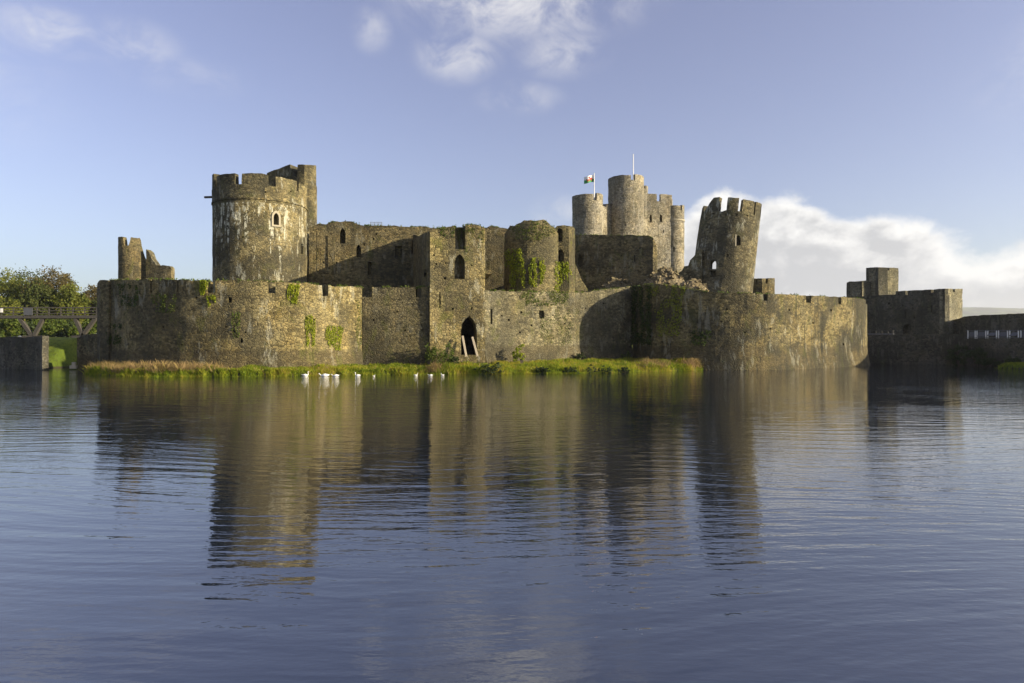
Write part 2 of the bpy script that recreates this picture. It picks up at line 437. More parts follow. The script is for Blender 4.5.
def tube(path, radii, n=8):
    V, Fc = [], []
    for k, (p, r) in enumerate(zip(path, radii)):
        p = Vector(p)
        a = Vector(path[max(0, k - 1)]); b = Vector(path[min(len(path) - 1, k + 1)])
        d = (b - a).normalized()
        u = d.cross(Vector((0.13, 1, 0.21))).normalized(); q = d.cross(u)
        for i in range(n):
            t = 2 * math.pi * i / n
            V.append(p + u * (r * math.cos(t)) + q * (r * math.sin(t)))
    for k in range(len(path) - 1):
        for i in range(n):
            j = (i + 1) % n
            Fc.append((k * n + i, k * n + j, (k + 1) * n + j, (k + 1) * n + i))
    Fc.append(tuple(range(n - 1, -1, -1))); Fc.append(tuple(range((len(path) - 1) * n, len(path) * n)))
    return V, Fc


def beam(a, b, wd, dp=None):
    a, b = Vector(a), Vector(b); dp = dp or wd
    d = (b - a).normalized()
    u = d.cross(Vector((0, 1, 0)))
    if u.length < 1e-3: u = d.cross(Vector((1, 0, 0)))
    u.normalize(); q = d.cross(u).normalized()
    v = [e + u * (sx * wd / 2) + q * (sy * dp / 2) for e in (a, b) for sx, sy in ((-1, -1), (1, -1), (1, 1), (-1, 1))]
    return v, [(3, 2, 1, 0), (4, 5, 6, 7), (0, 1, 5, 4), (1, 2, 6, 5), (2, 3, 7, 6), (3, 0, 4, 7)]


def core(pts, thick, base, closed=False, cell=0.8, jit=0.05, jag=0.0, batter=None, proud=0.0, xf=None, wobble=1.0, flat=None):
    """masonry shell along a line of (x, y, ztop) points; the outside is on the right of the walking direction's back normal"""
    q = []
    n0 = len(pts)
    last = n0 if closed else n0 - 1
    for i in range(last):
        a, b = pts[i], pts[(i + 1) % n0]
        L = math.hypot(b[0] - a[0], b[1] - a[1])
        k = max(1, int(round(L / cell)))
        for j in range(k):
            t = j / k
            q.append(tuple(a[c] + (b[c] - a[c]) * t for c in range(3)))
    if not closed: q.append(tuple(pts[-1]))
    n = len(q)
    zmax = max(p[2] for p in q)
    rows = max(2, int(round((zmax - base) / cell)))
    V, Fc = [], []
    for side in (0, 1):
        for i in range(n):
            if closed: a, b = q[(i - 1) % n], q[(i + 1) % n]
            else: a, b = q[max(0, i - 1)], q[min(n - 1, i + 1)]
            d = Vector((b[0] - a[0], b[1] - a[1], 0))
            d = d.normalized() if d.length > 1e-6 else Vector((1, 0, 0))
            nb = Vector((-d.y, d.x, 0))
            x, y, zt = q[i]
            if jag: zt += jag * (noise.noise((x * 0.8, y * 0.8, 3.3)) + 0.6 * noise.noise((x * 2.1, y * 2.1, 9.3)))
            for k in range(rows + 1):
                z = base + (zt - base) * k / rows
                off = -proud if side == 0 else thick + proud
                if side == 0 and batter: off -= batter(z)
                p = Vector((x, y, z)) + nb * off
                if jit:
                    nv = noise.noise_vector(Vector((p.x * 0.55, p.y * 0.55, p.z * 0.55))) * (jit * 1.2) + noise.noise_vector(p * 1.7) * jit
                    p = p + Vector((nv.x, nv.y, nv.z * 0.6 if k else 0))
                V.append(xf(p) if xf else p)
    R1 = rows + 1
    off = n * R1
    for i in range(n if closed else n - 1):
        j = (i + 1) % n
        for k in range(rows):
            Fc.append((i * R1 + k, j * R1 + k, j * R1 + k + 1, i * R1 + k + 1))
            Fc.append((off + j * R1 + k, off + i * R1 + k, off + i * R1 + k + 1, off + j * R1 + k + 1))
        Fc.append((i * R1 + rows, j * R1 + rows, off + j * R1 + rows, off + i * R1 + rows))
        Fc.append((j * R1, i * R1, off + i * R1, off + j * R1))
    if not closed:
        for k in range(rows):
            Fc.append((off + k, k, k + 1, off + k + 1))
            e = (n - 1) * R1
            Fc.append((e + k, off + e + k, off + e + k + 1, e + k + 1))
    return V, Fc


def pxline(spec):
    """[(px, D, py_top)] -> [(x, y, z)]"""
    return [tuple(P(px, D, py)) for px, D, py in spec]


def smooth(spec, step=6):
    """Catmull-Rom through the points of a pixel line"""
    r = []
    n = len(spec)
    for i in range(n - 1):
        p0, p1, p2, p3 = spec[max(0, i - 1)], spec[i], spec[i + 1], spec[min(n - 1, i + 2)]
        k = max(1, int((p2[0] - p1[0]) / step))
        def tan(a, b, c, q):
            return (c[q] - a[q]) / max(1e-6, c[0] - a[0])
        h = p2[0] - p1[0]
        for j in range(k):
            t = j / k
            row = [p1[0] + h * t]
            for q in (1, 2):
                m0, m1 = tan(p0, p1, p2, q) * h, tan(p1, p2, p3, q) * h
                row.append((2 * t**3 - 3 * t**2 + 1) * p1[q] + (t**3 - 2 * t**2 + t) * m0 + (-2 * t**3 + 3 * t**2) * p2[q] + (t**3 - t**2) * m1)
            r.append(tuple(row))
    return r + [tuple(spec[-1])]


def interp(spec, px):
    for a, b in zip(spec, spec[1:]):
        if a[0] <= px <= b[0]:
            t = (px - a[0]) / max(1e-6, b[0] - a[0])
            return a[1] + (b[1] - a[1]) * t, a[2] + (b[2] - a[2]) * t
    e = spec[0] if px < spec[0][0] else spec[-1]
    return e[1], e[2]


def sub(spec, x0, x1, dy0=0.0, dy1=0.0, top=None):
    """a stretch of a pixel line between two columns"""
    xs = [x0] + [s[0] for s in spec if x0 < s[0] < x1] + [x1]
    r = []
    for x in xs:
        D, py = interp(spec, x)
        r.append((x, D, top if top is not None else py))
    return r


def wall(name, label, cat, spec, thick, base, mat, merlons=(), sill=None, cuts=(), group=None, jag=0.1, batter=None, cell=0.8, extra=None):
    """a curtain wall: one thing with its masonry body and each merlon as parts.
    spec gives the line and the merlon tops; sill(px) the row where the crenels end"""
    pts = pxline(spec)
    mid = pts[len(pts) // 2]
    t = thing(name, label, cat, (mid[0], mid[1], base), group)
    if merlons:
        xs = sorted(set([s[0] for s in spec] + [m_ for mm in merlons for m_ in mm[:2]]))
        body = [(x, interp(spec, x)[0], sill(x)) for x in xs]
        bo = mesh_obj('masonry', core(pxline(body), thick, base, jag=jag * 0.5, batter=batter, cell=cell), mat, t)
        for mm in merlons:
            ms = sub(spec, mm[0], mm[1], top=mm[2] if len(mm) > 2 else None)
            D, py = interp(spec, (mm[0] + mm[1]) / 2)
            b = zat(max(sill(mm[0]), sill(mm[1])), D) - 0.25
            mesh_obj('merlon', core(pxline(ms), thick * 0.7, b, jag=jag, proud=0.03, cell=0.6), mat, t)
    else:
        bo = mesh_obj('masonry', core(pts, thick, base, jag=jag, batter=batter, cell=cell), mat, t)
    if cuts: cut(bo, cuts)
    return t, bo


def world_bvh(objs):
    V, Fc = [], []
    bpy.context.view_layer.update()
    for o in objs:
        n = len(V); mw = o.matrix_world
        V.extend([mw @ v.co for v in o.data.vertices])
        Fc.extend([tuple(i + n for i in p.vertices) for p in o.data.polygons])
    return BVHTree.FromPolygons(V, Fc)


EYE = Vector((0, 0, H))


def hit(bvh, px, py):
    d = Vector(((px - 512) / F, 1, (HY - py) / F)).normalized()
    loc, nor, i, dist = bvh.ray_cast(EYE, d)
    return loc, nor


def outline(kind, wd, hg):
    if kind == 'rect': return [(-wd / 2, 0), (wd / 2, 0), (wd / 2, hg), (-wd / 2, hg)]
    if kind == 'arch':
        r = wd / 2
        return [(-r, 0), (r, 0)] + [(r * math.cos(t), hg - r + r * math.sin(t)) for t in [math.pi * k / 10 for k in range(11)]]
    if kind == 'point':
        sp = hg * 0.62
        return [(-wd / 2, 0), (wd / 2, 0), (wd / 2, sp), (wd * .42, sp + (hg - sp) * .45), (wd * .25, sp + (hg - sp) * .78), (0, hg), (-wd * .25, sp + (hg - sp) * .78), (-wd * .42, sp + (hg - sp) * .45), (-wd / 2, sp)]
    if kind == 'rough':
        rr = random.Random(int(wd * 1000 + hg * 77))
        r = []
        for k in range(14):
            a = 2 * math.pi * k / 14
            f = rr.uniform(0.8, 1.05)
            r.append((max(-.5, min(.5, 0.62 * math.cos(a))) * wd * f, hg / 2 + max(-.5, min(.5, .62 * math.sin(a))) * hg * f))
        return r


def prism(c, nrm, ol, d0, d1):
    u = Vector((-nrm.y, nrm.x, 0)); n = len(ol)
    V = [c + u * x + Vector((0, 0, z)) - nrm * d for d in (d0, d1) for x, z in ol]
    return V, [tuple(range(n)), tuple(range(2 * n - 1, n - 1, -1))] + [((i + 1) % n, i, n + i, n + (i + 1) % n) for i in range(n)]


def cut(o, specs):
    """cut openings: (kind, px0, px1, py_top, py_bottom, depth)"""
    bpy.context.view_layer.update()
    bvh = world_bvh([o])
    parts = []
    res = []
    for kind, x0, x1, y0, y1, depth in specs:
        cx = (x0 + x1) / 2
        loc, nor = hit(bvh, cx, (y0 + y1) / 2)
        if loc is None: continue
        nh = Vector((nor.x, nor.y, 0)).normalized()
        # smooth the jittered facet normal with its neighbours
        acc = Vector((0, 0, 0))
        for ddx in (-4, 0, 4):
            for ddy in (-4, 0, 4):
                l2, n2 = hit(bvh, cx + ddx, (y0 + y1) / 2 + ddy)
                if l2 is not None and (l2 - loc).length < 3: acc += Vector((n2.x, n2.y, 0))
        if acc.length > 1e-3: nh = acc.normalized()
        D = loc.y
        vx = Vector(((cx - 512) / F, 1, 0)).normalized()
        cosf = max(0.45, abs(nh.dot(vx)))
        wd = (x1 - x0) / F * D / cosf
        hg = (y1 - y0) / F * D
        c = Vector((loc.x, loc.y, zat(y1, D)))
        ol = outline(kind, wd, hg)
        parts.append(prism(c, nh, ol, -0.7, depth))
        res.append((c, nh, wd, hg))
    if not parts: return res
    co = mesh_obj('cutter', join(*parts), M['dark'])
    import bmesh
    for ob in (o, co):
        bm = bmesh.new(); bm.from_mesh(ob.data)
        bmesh.ops.recalc_face_normals(bm, faces=bm.faces); bm.to_mesh(ob.data); bm.free()
    md = o.modifiers.new('openings', 'BOOLEAN'); md.operation = 'DIFFERENCE'; md.solver = 'EXACT'; md.object = co
    dg = bpy.context.evaluated_depsgraph_get(); dg.update()
    me = bpy.data.meshes.new_from_object(o.evaluated_get(dg))
    o.modifiers.clear()
    old = o.data; o.data = me
    mats = [mm for mm in old.materials]
    me.materials.clear()
    for mm in mats[:1]: me.materials.append(mm)
    bpy.data.meshes.remove(old)
    cm = co.data
    bpy.data.objects.remove(co); bpy.data.meshes.remove(cm)
    return res


def putlogs(seed, x0, x1, y0, y1, n):
    r = random.Random(seed)
    res, used = [], []
    for _ in range(n * 6):
        x, y = r.uniform(x0, x1), r.uniform(y0, y1)
        if all(abs(x - a) > 6 or abs(y - b) > 5 for a, b in used):
            used.append((x, y)); s = r.uniform(0.5, 1.05)
            res.append(('rect', x - s, x + s, y - s, y + s * 1.2, 0.35))
        if len(res) >= n: break
    return res


def ringpts(cx, cy, r, a0, a1, ztop, step=7):
    n = max(2, int(abs(a1 - a0) / step))
    res = []
    for i in range(n + 1):
        a = a0 + (a1 - a0) * i / n
        res.append((cx + r * math.sin(R(a)), cy - r * math.cos(R(a)), ztop(a) if callable(ztop) else ztop))
    return res


def cyl(px0, px1, D):
    a, b = math.atan((px0 - 512) / F), math.atan((px1 - 512) / F)
    return D * math.tan((a + b) / 2), D / math.cos((a + b) / 2) * math.sin((b - a) / 2)


def disc(cx, cy, r, z, n=28):
    V = [Vector((cx + r * math.sin(2 * math.pi * i / n), cy - r * math.cos(2 * math.pi * i / n), z)) for i in range(n)]
    return V, [tuple(range(n))]


def round_tower(parent, name, cx, cy, r, base, sillz, merl, mat, thick=1.2, mmat=None, cuts=(), floor=None, jag=0.12, batter=None, parapet=None, cell=0.8, xf=None):
    """closed ring of masonry with a wall-walk floor, and merlons (angle0, angle1, ztop)"""
    body = mesh_obj(name, core(ringpts(cx, cy, r, -180, 180, sillz)[:-1], thick, base, closed=True, jag=jag * .5, batter=batter, cell=cell, xf=xf), mat, parent)
    rr = []
    if cuts: rr = cut(body, cuts)
    owner = parent if name == 'masonry' else body
    for a0, a1, zt in merl:
        mesh_obj('merlon', core(ringpts(cx, cy, r, a0, a1, zt), thick * 0.6, (sillz(0.5 * (a0 + a1)) if callable(sillz) else sillz) - 0.25, jag=jag, proud=0.03, cell=0.6, xf=xf), (mmat(a0) if mmat else mat), owner)
    if floor: mesh_obj('wall_walk', disc(cx, cy, r - thick * 0.5, floor), mat, owner)
    return body, rr


# ------------------------------------------------------------------ ground, water, hills
def sstep(t):
    t = max(0.0, min(1.0, t)); return t * t * (3 - 2 * t)


def ground_z(x, y):
    # near shore where the photographer stands
    near = sstep((3.0 - y) / 3.0) * 2.2
    side = 3.0 * sstep((abs(x - 5) - 190) / 25)
    if x < -69.5: ys, rise, hgt = 101.5, 9.0, 4.6
    elif x < -40: ys, rise, hgt = 123.0, 26.0, 5.2
    elif x < 66: ys, rise, hgt = 190.0, 25.0, 5.0
    else: ys, rise, hgt = 137.0, 1.6, 4.9
    far = hgt * sstep((y - ys) / rise) + 0.012 * max(0, y - ys - rise)
    z = -2.5 + max(near + 2.2 * (near > 0), 0)
    z = max(z, -2.5 + (side + 2.5) * sstep((abs(x - 5) - 190) / 25))
    z = max(z, -2.5 + (far + 2.5) * sstep((y - ys + 3) / 4))
    if x > 66 and y > 60:                     # top of the dam, behind its retaining walls
        d = (x - 79.3) if y < 117.5 else min((x - 67.8) * .8 + (y - 133.5) * .6, (x - 66) * 1.0)
        z = max(z, -2.5 + 7.0 * sstep(d / 1.6))
        z = max(z, -2.5 + 3.1 * sstep((x - 71.5) / 2.5) * sstep((106.5 - y) / 4))
    z += 0.15 * noise.noise((x * .12, y * .12, 0))
    return z


def axis(segs):
    r = []
    for a, b, st in segs:
        n = max(1, int(round((b - a) / st)))
        r += [a + (b - a) * i / n for i in range(n)]
    return r + [segs[-1][1]]


xs = axis([(-7000, -3300, 700), (-3300, -1000, 230), (-1000, -300, 70), (-300, -130, 14), (-130, -55, 1.5), (-55, 60, 5), (60, 130, 1.5), (130, 300, 14), (300, 1000, 70), (1000, 3300, 230), (3300, 7000, 700)])
ys = axis([(-7000, -3300, 700), (-3300, -1000, 230), (-1000, -100, 90), (-100, -6, 12), (-6, 6, 1.2), (6, 96, 6), (96, 165, 1.2), (165, 320, 6), (320, 1000, 50), (1000, 3300, 150), (3300, 7000, 500)])
gv = [Vector((x, y, ground_z(x, y))) for y in ys for x in xs]
nx = len(xs)
gf = [(j * nx + i, j * nx + i + 1, (j + 1) * nx + i + 1, (j + 1) * nx + i) for j in range(len(ys) - 1) for i in range(nx - 1)]
setp(mesh_obj('ground', (gv, gf), M['meadow'], smooth=True), kind='structure')

wv = [Vector((x, y, 0)) for y in (-2, 200) for x in (-230, 230)]
setp(mesh_obj('water', (wv, [(0, 1, 3, 2)]), M['water']), kind='structure')

hv, hf = [], []
hx = [(-4800 + 150 * i) for i in range(121)]
for k, (Y, f) in enumerate([(5300, 0.0), (5800, 0.7), (6200, 1.0), (6700, 0.8)]):
    for x in hx:
        ridge = 190 + 170 * sstep((x - 2200) / 1700) + 42 * noise.noise((x * .0007, 1.3, 0)) + 20 * noise.noise((x * .0026, 4.3, 0)) - 60 * sstep((x - 5300) / 3500)
        hv.append(Vector((x, Y, -10 + ridge * f)))
for k in range(3):
    for i in range(120):
        hf.append((k * 121 + i, k * 121 + i + 1, (k + 1) * 121 + i + 1, (k + 1) * 121 + i))
setp(mesh_obj('hills', (hv, hf), M['hill'], smooth=True), kind='structure')

# ------------------------------------------------------------------ the island: bank and ward ground
SHORE = [(84, 83.5), (90, 81), (100, 78.6), (150, 75.0), (220, 74.7), (300, 77.1), (360, 79.7), (430, 81), (500, 82.4), (580, 83.9), (640, 88.5), (690, 92.8), (700, 94.2), (706, 95.6)]
WALLD = [(84, 92), (97, 90), (108, 88), (130, 84), (160, 81.3), (200, 79.7), (240, 79.3), (280, 80), (320, 82.3), (362, 88), (430, 88.5), (485, 90.5), (560, 99), (632, 107), (645, 103.2), (660, 100), (690, 96.7), (706, 95.8)]


def lin(tab, x):
    return float(np.interp(x, [a[0] for a in tab], [a[1] for a in tab]))


def bank_z(px, t):
    """t: 0 at the water's edge, 1 at the wall"""
    hi = 0.70 + 0.60 * sstep((px - 300) / 330)
    e = sstep((px - 84) / 8) * sstep((708 - px) / 14)
    return -0.35 + (0.75 * sstep(t / 0.16) + (hi - 0.4) * sstep(t)) * e + 0.05 * math.sin(px * 0.35 + t * 3)


def bank_pt(px, t):
    d0, d1 = lin(SHORE, px), lin(WALLD, px)
    d0 += 0.5 * noise.noise((px * 0.15, 0, 0)) + 0.35 * noise.noise((px * 0.5, 3, 0))
    D = d0 + (d1 - d0) * t
    return Vector(((px - 512) / F * D, D, bank_z(px, t)))


bpx = [84 + 2 * i for i in range(312)]
bt = [0, .04, .08, .13, .2, .3, .45, .6, .8, 1.0, 1.08]
bv = [bank_pt(px, t) for t in bt for px in bpx]
bf = [(j * 312 + i, j * 312 + i + 1, (j + 1) * 312 + i + 1, (j + 1) * 312 + i) for j in range(len(bt) - 1) for i in range(311)]
setp(mesh_obj('bank_ground', (bv, bf), M['earth'], smooth=True), kind='structure')
wf = [(112, 88), (150, 84.5), (200, 82), (250, 81.5), (300, 83), (340, 86.5), (362, 90), (412, 91), (414, 113), (492, 113), (500, 95.5), (560, 101), (632, 109.5), (660, 103), (706, 98.5), (770, 98.8), (800, 102.7), (835, 109.5), (858, 114)]
wv_, wq_ = [], []
for px, D in wf:
    wv_ += [Vector(((px - 512) / F * D, D, 4.0)), Vector((-70 + 130 * (px - 112) / 746, 176, 4.0))]
for k in range(len(wf) - 1): wq_.append((2 * k, 2 * k + 2, 2 * k + 3, 2 * k + 1))
setp(mesh_obj('ward_ground', (wv_, wq_), M['meadow']), kind='structure')

# ------------------------------------------------------------------ outer walls
OUT = 'outer curtain walls of the castle'
BL = smooth([(110, 87.5, 280), (130, 84.0, 279.5), (160, 81.2, 279.5), (200, 79.6, 280.3), (240, 79.2, 280.5), (280, 79.9, 281.8), (320, 82.2, 284.5), (362, 88, 287.5)])
t_bl, o_bl = wall('bastion_wall', 'long curved mossy bastion wall behind the reedy bank, beside the wooden footbridge', 'castle wall', BL, 1.8, 0.2, M['outer'],
                  merlons=[(110, 150), (152.5, 177), (178.5, 207), (215, 268), (275.5, 322), (328, 362)],
                  jag=0.2, sill=lambda x: 292.5 + 3.5 * sstep((x - 250) / 80),
                  cuts=putlogs(3, 130, 350, 296, 345, 16) + [('rough', 228, 232, 297, 303, .7), ('rough', 240, 243, 338, 343, .6)], group=None, batter=lambda z: 0.5 * max(0, 1 - z / 3.0) ** 1.5)
wall('gate_pier', 'narrow dark stone pier at the castle end of the wooden footbridge', 'pier', [(97, 88.5, 283), (100, 87.6, 280.5), (108.6, 87, 280.5)], 3.0, 0.2, M['outer_dull'], jag=0.15)

C1 = [(362.6, 88.2, 287), (395, 88.0, 287), (430, 87.6, 287)]
t_c1, o_c1 = wall('curtain_wall', 'short dull crenellated curtain wall between the curved bastion and the gate tower', 'castle wall', C1, 1.8, 0.2, M['outer_dull'],
                  merlons=[(362.8, 365, 297), (372, 415), (421.5, 429.6)], sill=lambda x: 297.5, cuts=putlogs(5, 372, 425, 302, 340, 6), batter=lambda z: 0.4 * max(0, 1 - z / 3.0))

# gate tower standing on the curtain, with its passage walls running back to the hall
GT = [(430, 87.3, 232.5), (434, 87.5, 229.5), (440, 87.7, 228.5), (447, 87.9, 226.5), (460, 88.4, 226), (474, 88.9, 224), (482, 89.2, 226.5), (485, 89.4, 229)]
gt = thing('gate_tower', 'square water gate tower with an arched doorway and a tall broken window above', 'tower', tuple(P(457, 89, 365)))
gw = mesh_obj('front_wall', core(pxline(GT), 1.6, 0.2, jag=0.12, cell=0.8, jit=0.04, batter=lambda z: 0.4 * max(0, 1 - z / 3.0)), M['outer'], gt)
cut(gw, [('point', 461, 477, 316, 355, 3.0), ('point', 454.5, 465, 254, 279, 1.35), ('rect', 455.2, 465.4, 217, 249.3, 1.3), ('rect', 439.3, 440.6, 292, 308, .8), ('rect', 435.5, 437, 263, 265, .6), ('rect', 433, 434.6, 254, 256, .6),
         ('rect', 444, 446, 277, 279.5, .6), ('rect', 471, 472.5, 264.5, 266, .6), ('rect', 452, 454, 307.5, 310, .6), ('rect', 471, 472.5, 307.5, 310, .6), ('rect', 445, 446.5, 262.5, 264, .5)])
mesh_obj('side_wall', core([(-15.6, 107.4, zat(234, 107)), (-13.6, 100, zat(236, 100)), (-10.75, 88.9, zat(231, 89))], 1.3, 1, jag=0.12), M['hall'], gt)
mesh_obj('side_wall', core([(-3.55, 91.0, zat(229, 91)), (-5.0, 107.2, zat(229, 107))], 1.1, 1, jag=0.12), M['hall'], gt)
mesh_obj('passage_roof', box((-8.3, 98.8, 13.2), (9, 17, .5), 0.14), M['hall'], gt)  # unseen slab, added so the gate passage stays dark

C2 = [(485.2, 89.6, 291), (500, 91.2, 290.5), (530, 94.6, 291.5), (560, 98.3, 293), (585, 101.5, 292), (610, 104.5, 289), (632, 107.2, 287)]
t_c2, o_c2 = wall('curtain_wall', 'pale curtain wall without battlements between the gate tower and the ivy clad bastion', 'castle wall', C2, 1.8, 0.2, M['outer_grey'], jag=0.22,
                  cuts=[('rect', 490.5, 492.5, 309, 324, .9), ('rough', 539, 544.5, 310, 319, .9)] + putlogs(9, 495, 620, 303, 336, 12), batter=lambda z: 0.45 * max(0, 1 - z / 3.2))

BR = smooth([(632.6, 107.4, 287), (645, 103.2, 285), (660, 99.9, 284), (680, 97.4, 287), (692, 96.4, 289.5), (706, 95.6, 291.5), (720, 95.0, 292.5), (735, 94.6, 293.2), (752, 94.6, 293.3), (770, 95.5, 293.8), (785, 97.2, 294.3), (800, 99.7, 295), (820, 103.6, 296), (840, 107.9, 297), (855, 111.6, 298), (863, 114.2, 299), (866, 117, 300), (867.3, 121, 300.5)], 4)
t_br, o_br = wall('bastion_wall', 'round dark to golden bastion wall rising straight from the water below the leaning tower', 'castle wall', BR, 1.8, -1.2, M['bastion'],
                  merlons=[(632.8, 690), (690.3, 763), (767.5, 806), (811, 838), (841, 865.5)], sill=lambda x: 300 + 4 * sstep((x - 740) / 110),
                  cuts=putlogs(12, 650, 850, 308, 345, 18), batter=lambda z: 0.75 * max(0, 1 - (z + 1.2) / 4.5) ** 1.4, jag=0.1)

# ------------------------------------------------------------------ inner ward
# big round south-west tower
TY = 104.0
TX, TR = cyl(212.3, 307, TY)
sw = thing('round_tower', 'largest round tower with battlements and white lime stains, left of the ruined hall', 'tower', (TX, TY, 4))
sillz = zat(184, 97.2)
bod, res = round_tower(sw, 'masonry', TX, TY, TR, 3.5, sillz,
                       [(-97, -52, 28.6), (-42, -10.5, zat(172.5, 97)), (-2, 29, zat(173, 97.2)), (38, 68, zat(177, 99)), (72, 112, 27.7), (118, 150, 28), (156, 190, 28), (196, 228, 28.2), (234, 257, 28.4)],
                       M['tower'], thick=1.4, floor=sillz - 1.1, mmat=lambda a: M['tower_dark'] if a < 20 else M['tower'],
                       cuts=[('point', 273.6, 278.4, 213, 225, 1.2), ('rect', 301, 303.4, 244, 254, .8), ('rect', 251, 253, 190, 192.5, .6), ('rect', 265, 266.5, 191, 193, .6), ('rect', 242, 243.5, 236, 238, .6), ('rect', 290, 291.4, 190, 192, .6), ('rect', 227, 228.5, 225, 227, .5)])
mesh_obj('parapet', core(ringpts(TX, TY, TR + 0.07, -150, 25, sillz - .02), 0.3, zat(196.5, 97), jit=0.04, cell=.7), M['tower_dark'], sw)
mesh_obj('string_course', core(ringpts(TX, TY, TR + 0.14, -180, 180, zat(196.5, 97) - .02)[:-1], 0.4, zat(198.3, 97), closed=True, jit=0.03), M['tower'], sw)
c, nh, wd, hg = res[0]
ol_o = outline('point', wd + 0.55, hg + 0.6); ol_i = outline('point', wd + 0.04, hg)
n = len(ol_o)
u = Vector((-nh.y, nh.x, 0))
V = []
for d in (-0.14, 0.15):
    for ol, dz in ((ol_o, -0.25), (ol_i, 0.0)):
        V += [c + u * x + Vector((0, 0, z + dz)) - nh * d for x, z in ol]
Fc = []
for i in range(n):
    j = (i + 1) % n
    Fc += [(i, j, n + j, n + i), (2 * n + j, 2 * n + i, 3 * n + i, 3 * n + j), (j, i, 2 * n + i, 2 * n + j), (n + i, n + j, 3 * n + j, 3 * n + i)]
mesh_obj('window_surround', (V, Fc), M['dressed'], sw)
mesh_obj('timber_spout', beam(P(204.5, 103.5, 197.3), P(213.5, 103.5, 197), 0.28, 0.28), M['wood'], sw)

# stair turret behind it
st = thing('stair_turret', 'tall broken square turret standing behind the big round tower', 'turret', tuple(P(300, 111, 300)))
TU = [(267, 113, 173), (270, 112.8, 171.5), (278, 112.2, 169), (286, 111.6, 165.5), (290, 111.4, 164.6), (291, 111.2, 170), (293, 111, 176), (297, 110.8, 179), (297.4, 110.6, 164.8), (302, 110.4, 164.3), (304.5, 110.3, 164.3), (310, 110.8, 164.6), (316.3, 111.6, 165.2)]
mesh_obj('masonry', core(pxline(TU), 1.8, 4, jag=0.1, cell=0.7), M['tower'], st)
mesh_obj('back_wall', core([(-32.7, 113.6, 31), (-33.4, 117.0, 30.5), (-39.5, 117.2, 30.0)], 1.4, 4, jag=0.15), M['tower'], st)

# great hall wall
HL = [(309, 107.2, 227), (318, 107.3, 223.5), (326, 107.4, 224), (332, 107.4, 221.8), (340, 107.5, 222.5), (345, 107.5, 221.8), (352, 107.6, 222), (360, 107.7, 224.5), (372, 107.8, 225.6), (400, 108, 226), (430, 108.2, 227), (450, 108.3, 228), (487, 108.5, 227), (490, 108.5, 225.5), (500, 108.6, 227.5), (512, 108.7, 230), (520, 108.8, 231), (575, 109.2, 233)]
hall = thing('hall_wall', 'long ruined hall wall with small window openings beyond the crenellated curtain', 'castle wall', tuple(P(380, 108, 322)))
ho = mesh_obj('masonry', core(pxline(HL), 1.7, 0.2, jag=0.2), M['hall'], hall)
cut(ho, [('point', 339.6, 345.4, 228, 243.5, 1.3), ('point', 356, 361, 244.5, 257, 1.3), ('rect', 395, 402, 246, 258, .9), ('rect', 322.4, 324, 261.5, 263.5, .6), ('rect', 375.5, 377, 233, 235, .6),
         ('rect', 368, 371.6, 262, 275, .9), ('rect', 411.5, 415, 240, 254, .9)] + putlogs(21, 322, 410, 236, 275, 8))
for x0, x1, tp in [(317, 322, 231), (328, 335, 235)]:
    D = 107.25
    mesh_obj('buttress', core(pxline([(x0, D, tp), (x1, D, tp + 1)]), 0.6, 4, jag=0.25), M['hall'], hall)
rail = thing('roof_railing', 'small pale metal railing on top of the hall wall', 'railing', tuple(P(376, 109, 225)))
for px in (370.5, 374.3, 378, 381.8): mesh_obj('post', beam(P(px, 109, 226.5), P(px, 109, 222.2), 0.07), M['grey_panel'], rail)
for py in (222.3, 224): mesh_obj('rail', beam(P(370.2, 108.93, py), P(382.2, 108.93, py), 0.07), M['grey_panel'], rail)

# mossy round kitchen tower and the ragged stump beside it
KY = 100.5; KX, KR = cyl(504.8, 558, KY)
kt = thing('ruined_tower', 'stout half collapsed round tower hung with bright ivy beside the gate tower', 'tower', (KX, KY, 4))
def ktop(a):
    return {True: zat(221, 97)}.get(True) - 1.3 * abs(math.sin(R(a))) ** 2.2 - 0.4 * (math.cos(R(a)) < 0)
kb = mesh_obj('masonry', core(ringpts(KX, KY, KR, -180, 180, ktop)[:-1], 1.3, 3.5, closed=True, jag=0.45, batter=lambda z: 0.25 * max(0, 1 - (z - 3.5) / 18)), M['mossy'], kt)
cv, cf = [], []
for k in range(7):
    rr = (KR - 0.5) * (1 - k / 6.5); zz = ktop(0) - 0.9 + 1.1 * sstep(k / 6)
    for i in range(24):
        a = 2 * math.pi * i / 24
        cv.append(Vector((KX + rr * math.sin(a), KY - rr * math.cos(a), zz + .25 * noise.noise((i * .7, k * .9, 2)))))
for k in range(6):
    for i in range(24): cf.append((k * 24 + i, k * 24 + (i + 1) % 24, (k + 1) * 24 + (i + 1) % 24, (k + 1) * 24 + i))
mesh_obj('earth_cap', (cv, cf), M['mossy'], kt)
ST = [(554, 100.2, 229), (557, 100.2, 225.5), (564, 100.2, 225), (568.6, 100.2, 226)]
sb = thing('ruined_pier', 'tall ragged masonry pier with a dark window hole beside the stout ivy tower', 'ruin', tuple(P(565, 101, 320)))
so = mesh_obj('masonry', core(pxline(ST), 1.6, 3.5, jag=0.25, cell=0.8, jit=0.04), M['mossy'], sb)
cut(so, [('rough', 557, 563, 228, 242, 1.2), ('point', 556.8, 564, 249, 263, 1.2)])
mesh_obj('side_wall', core(pxline([(568.9, 100.3, 226), (571, 101.6, 226.5), (575, 104.2, 229)]), 1.3, 3.5, jag=0.25, cell=0.6), M['mossy'], sb)
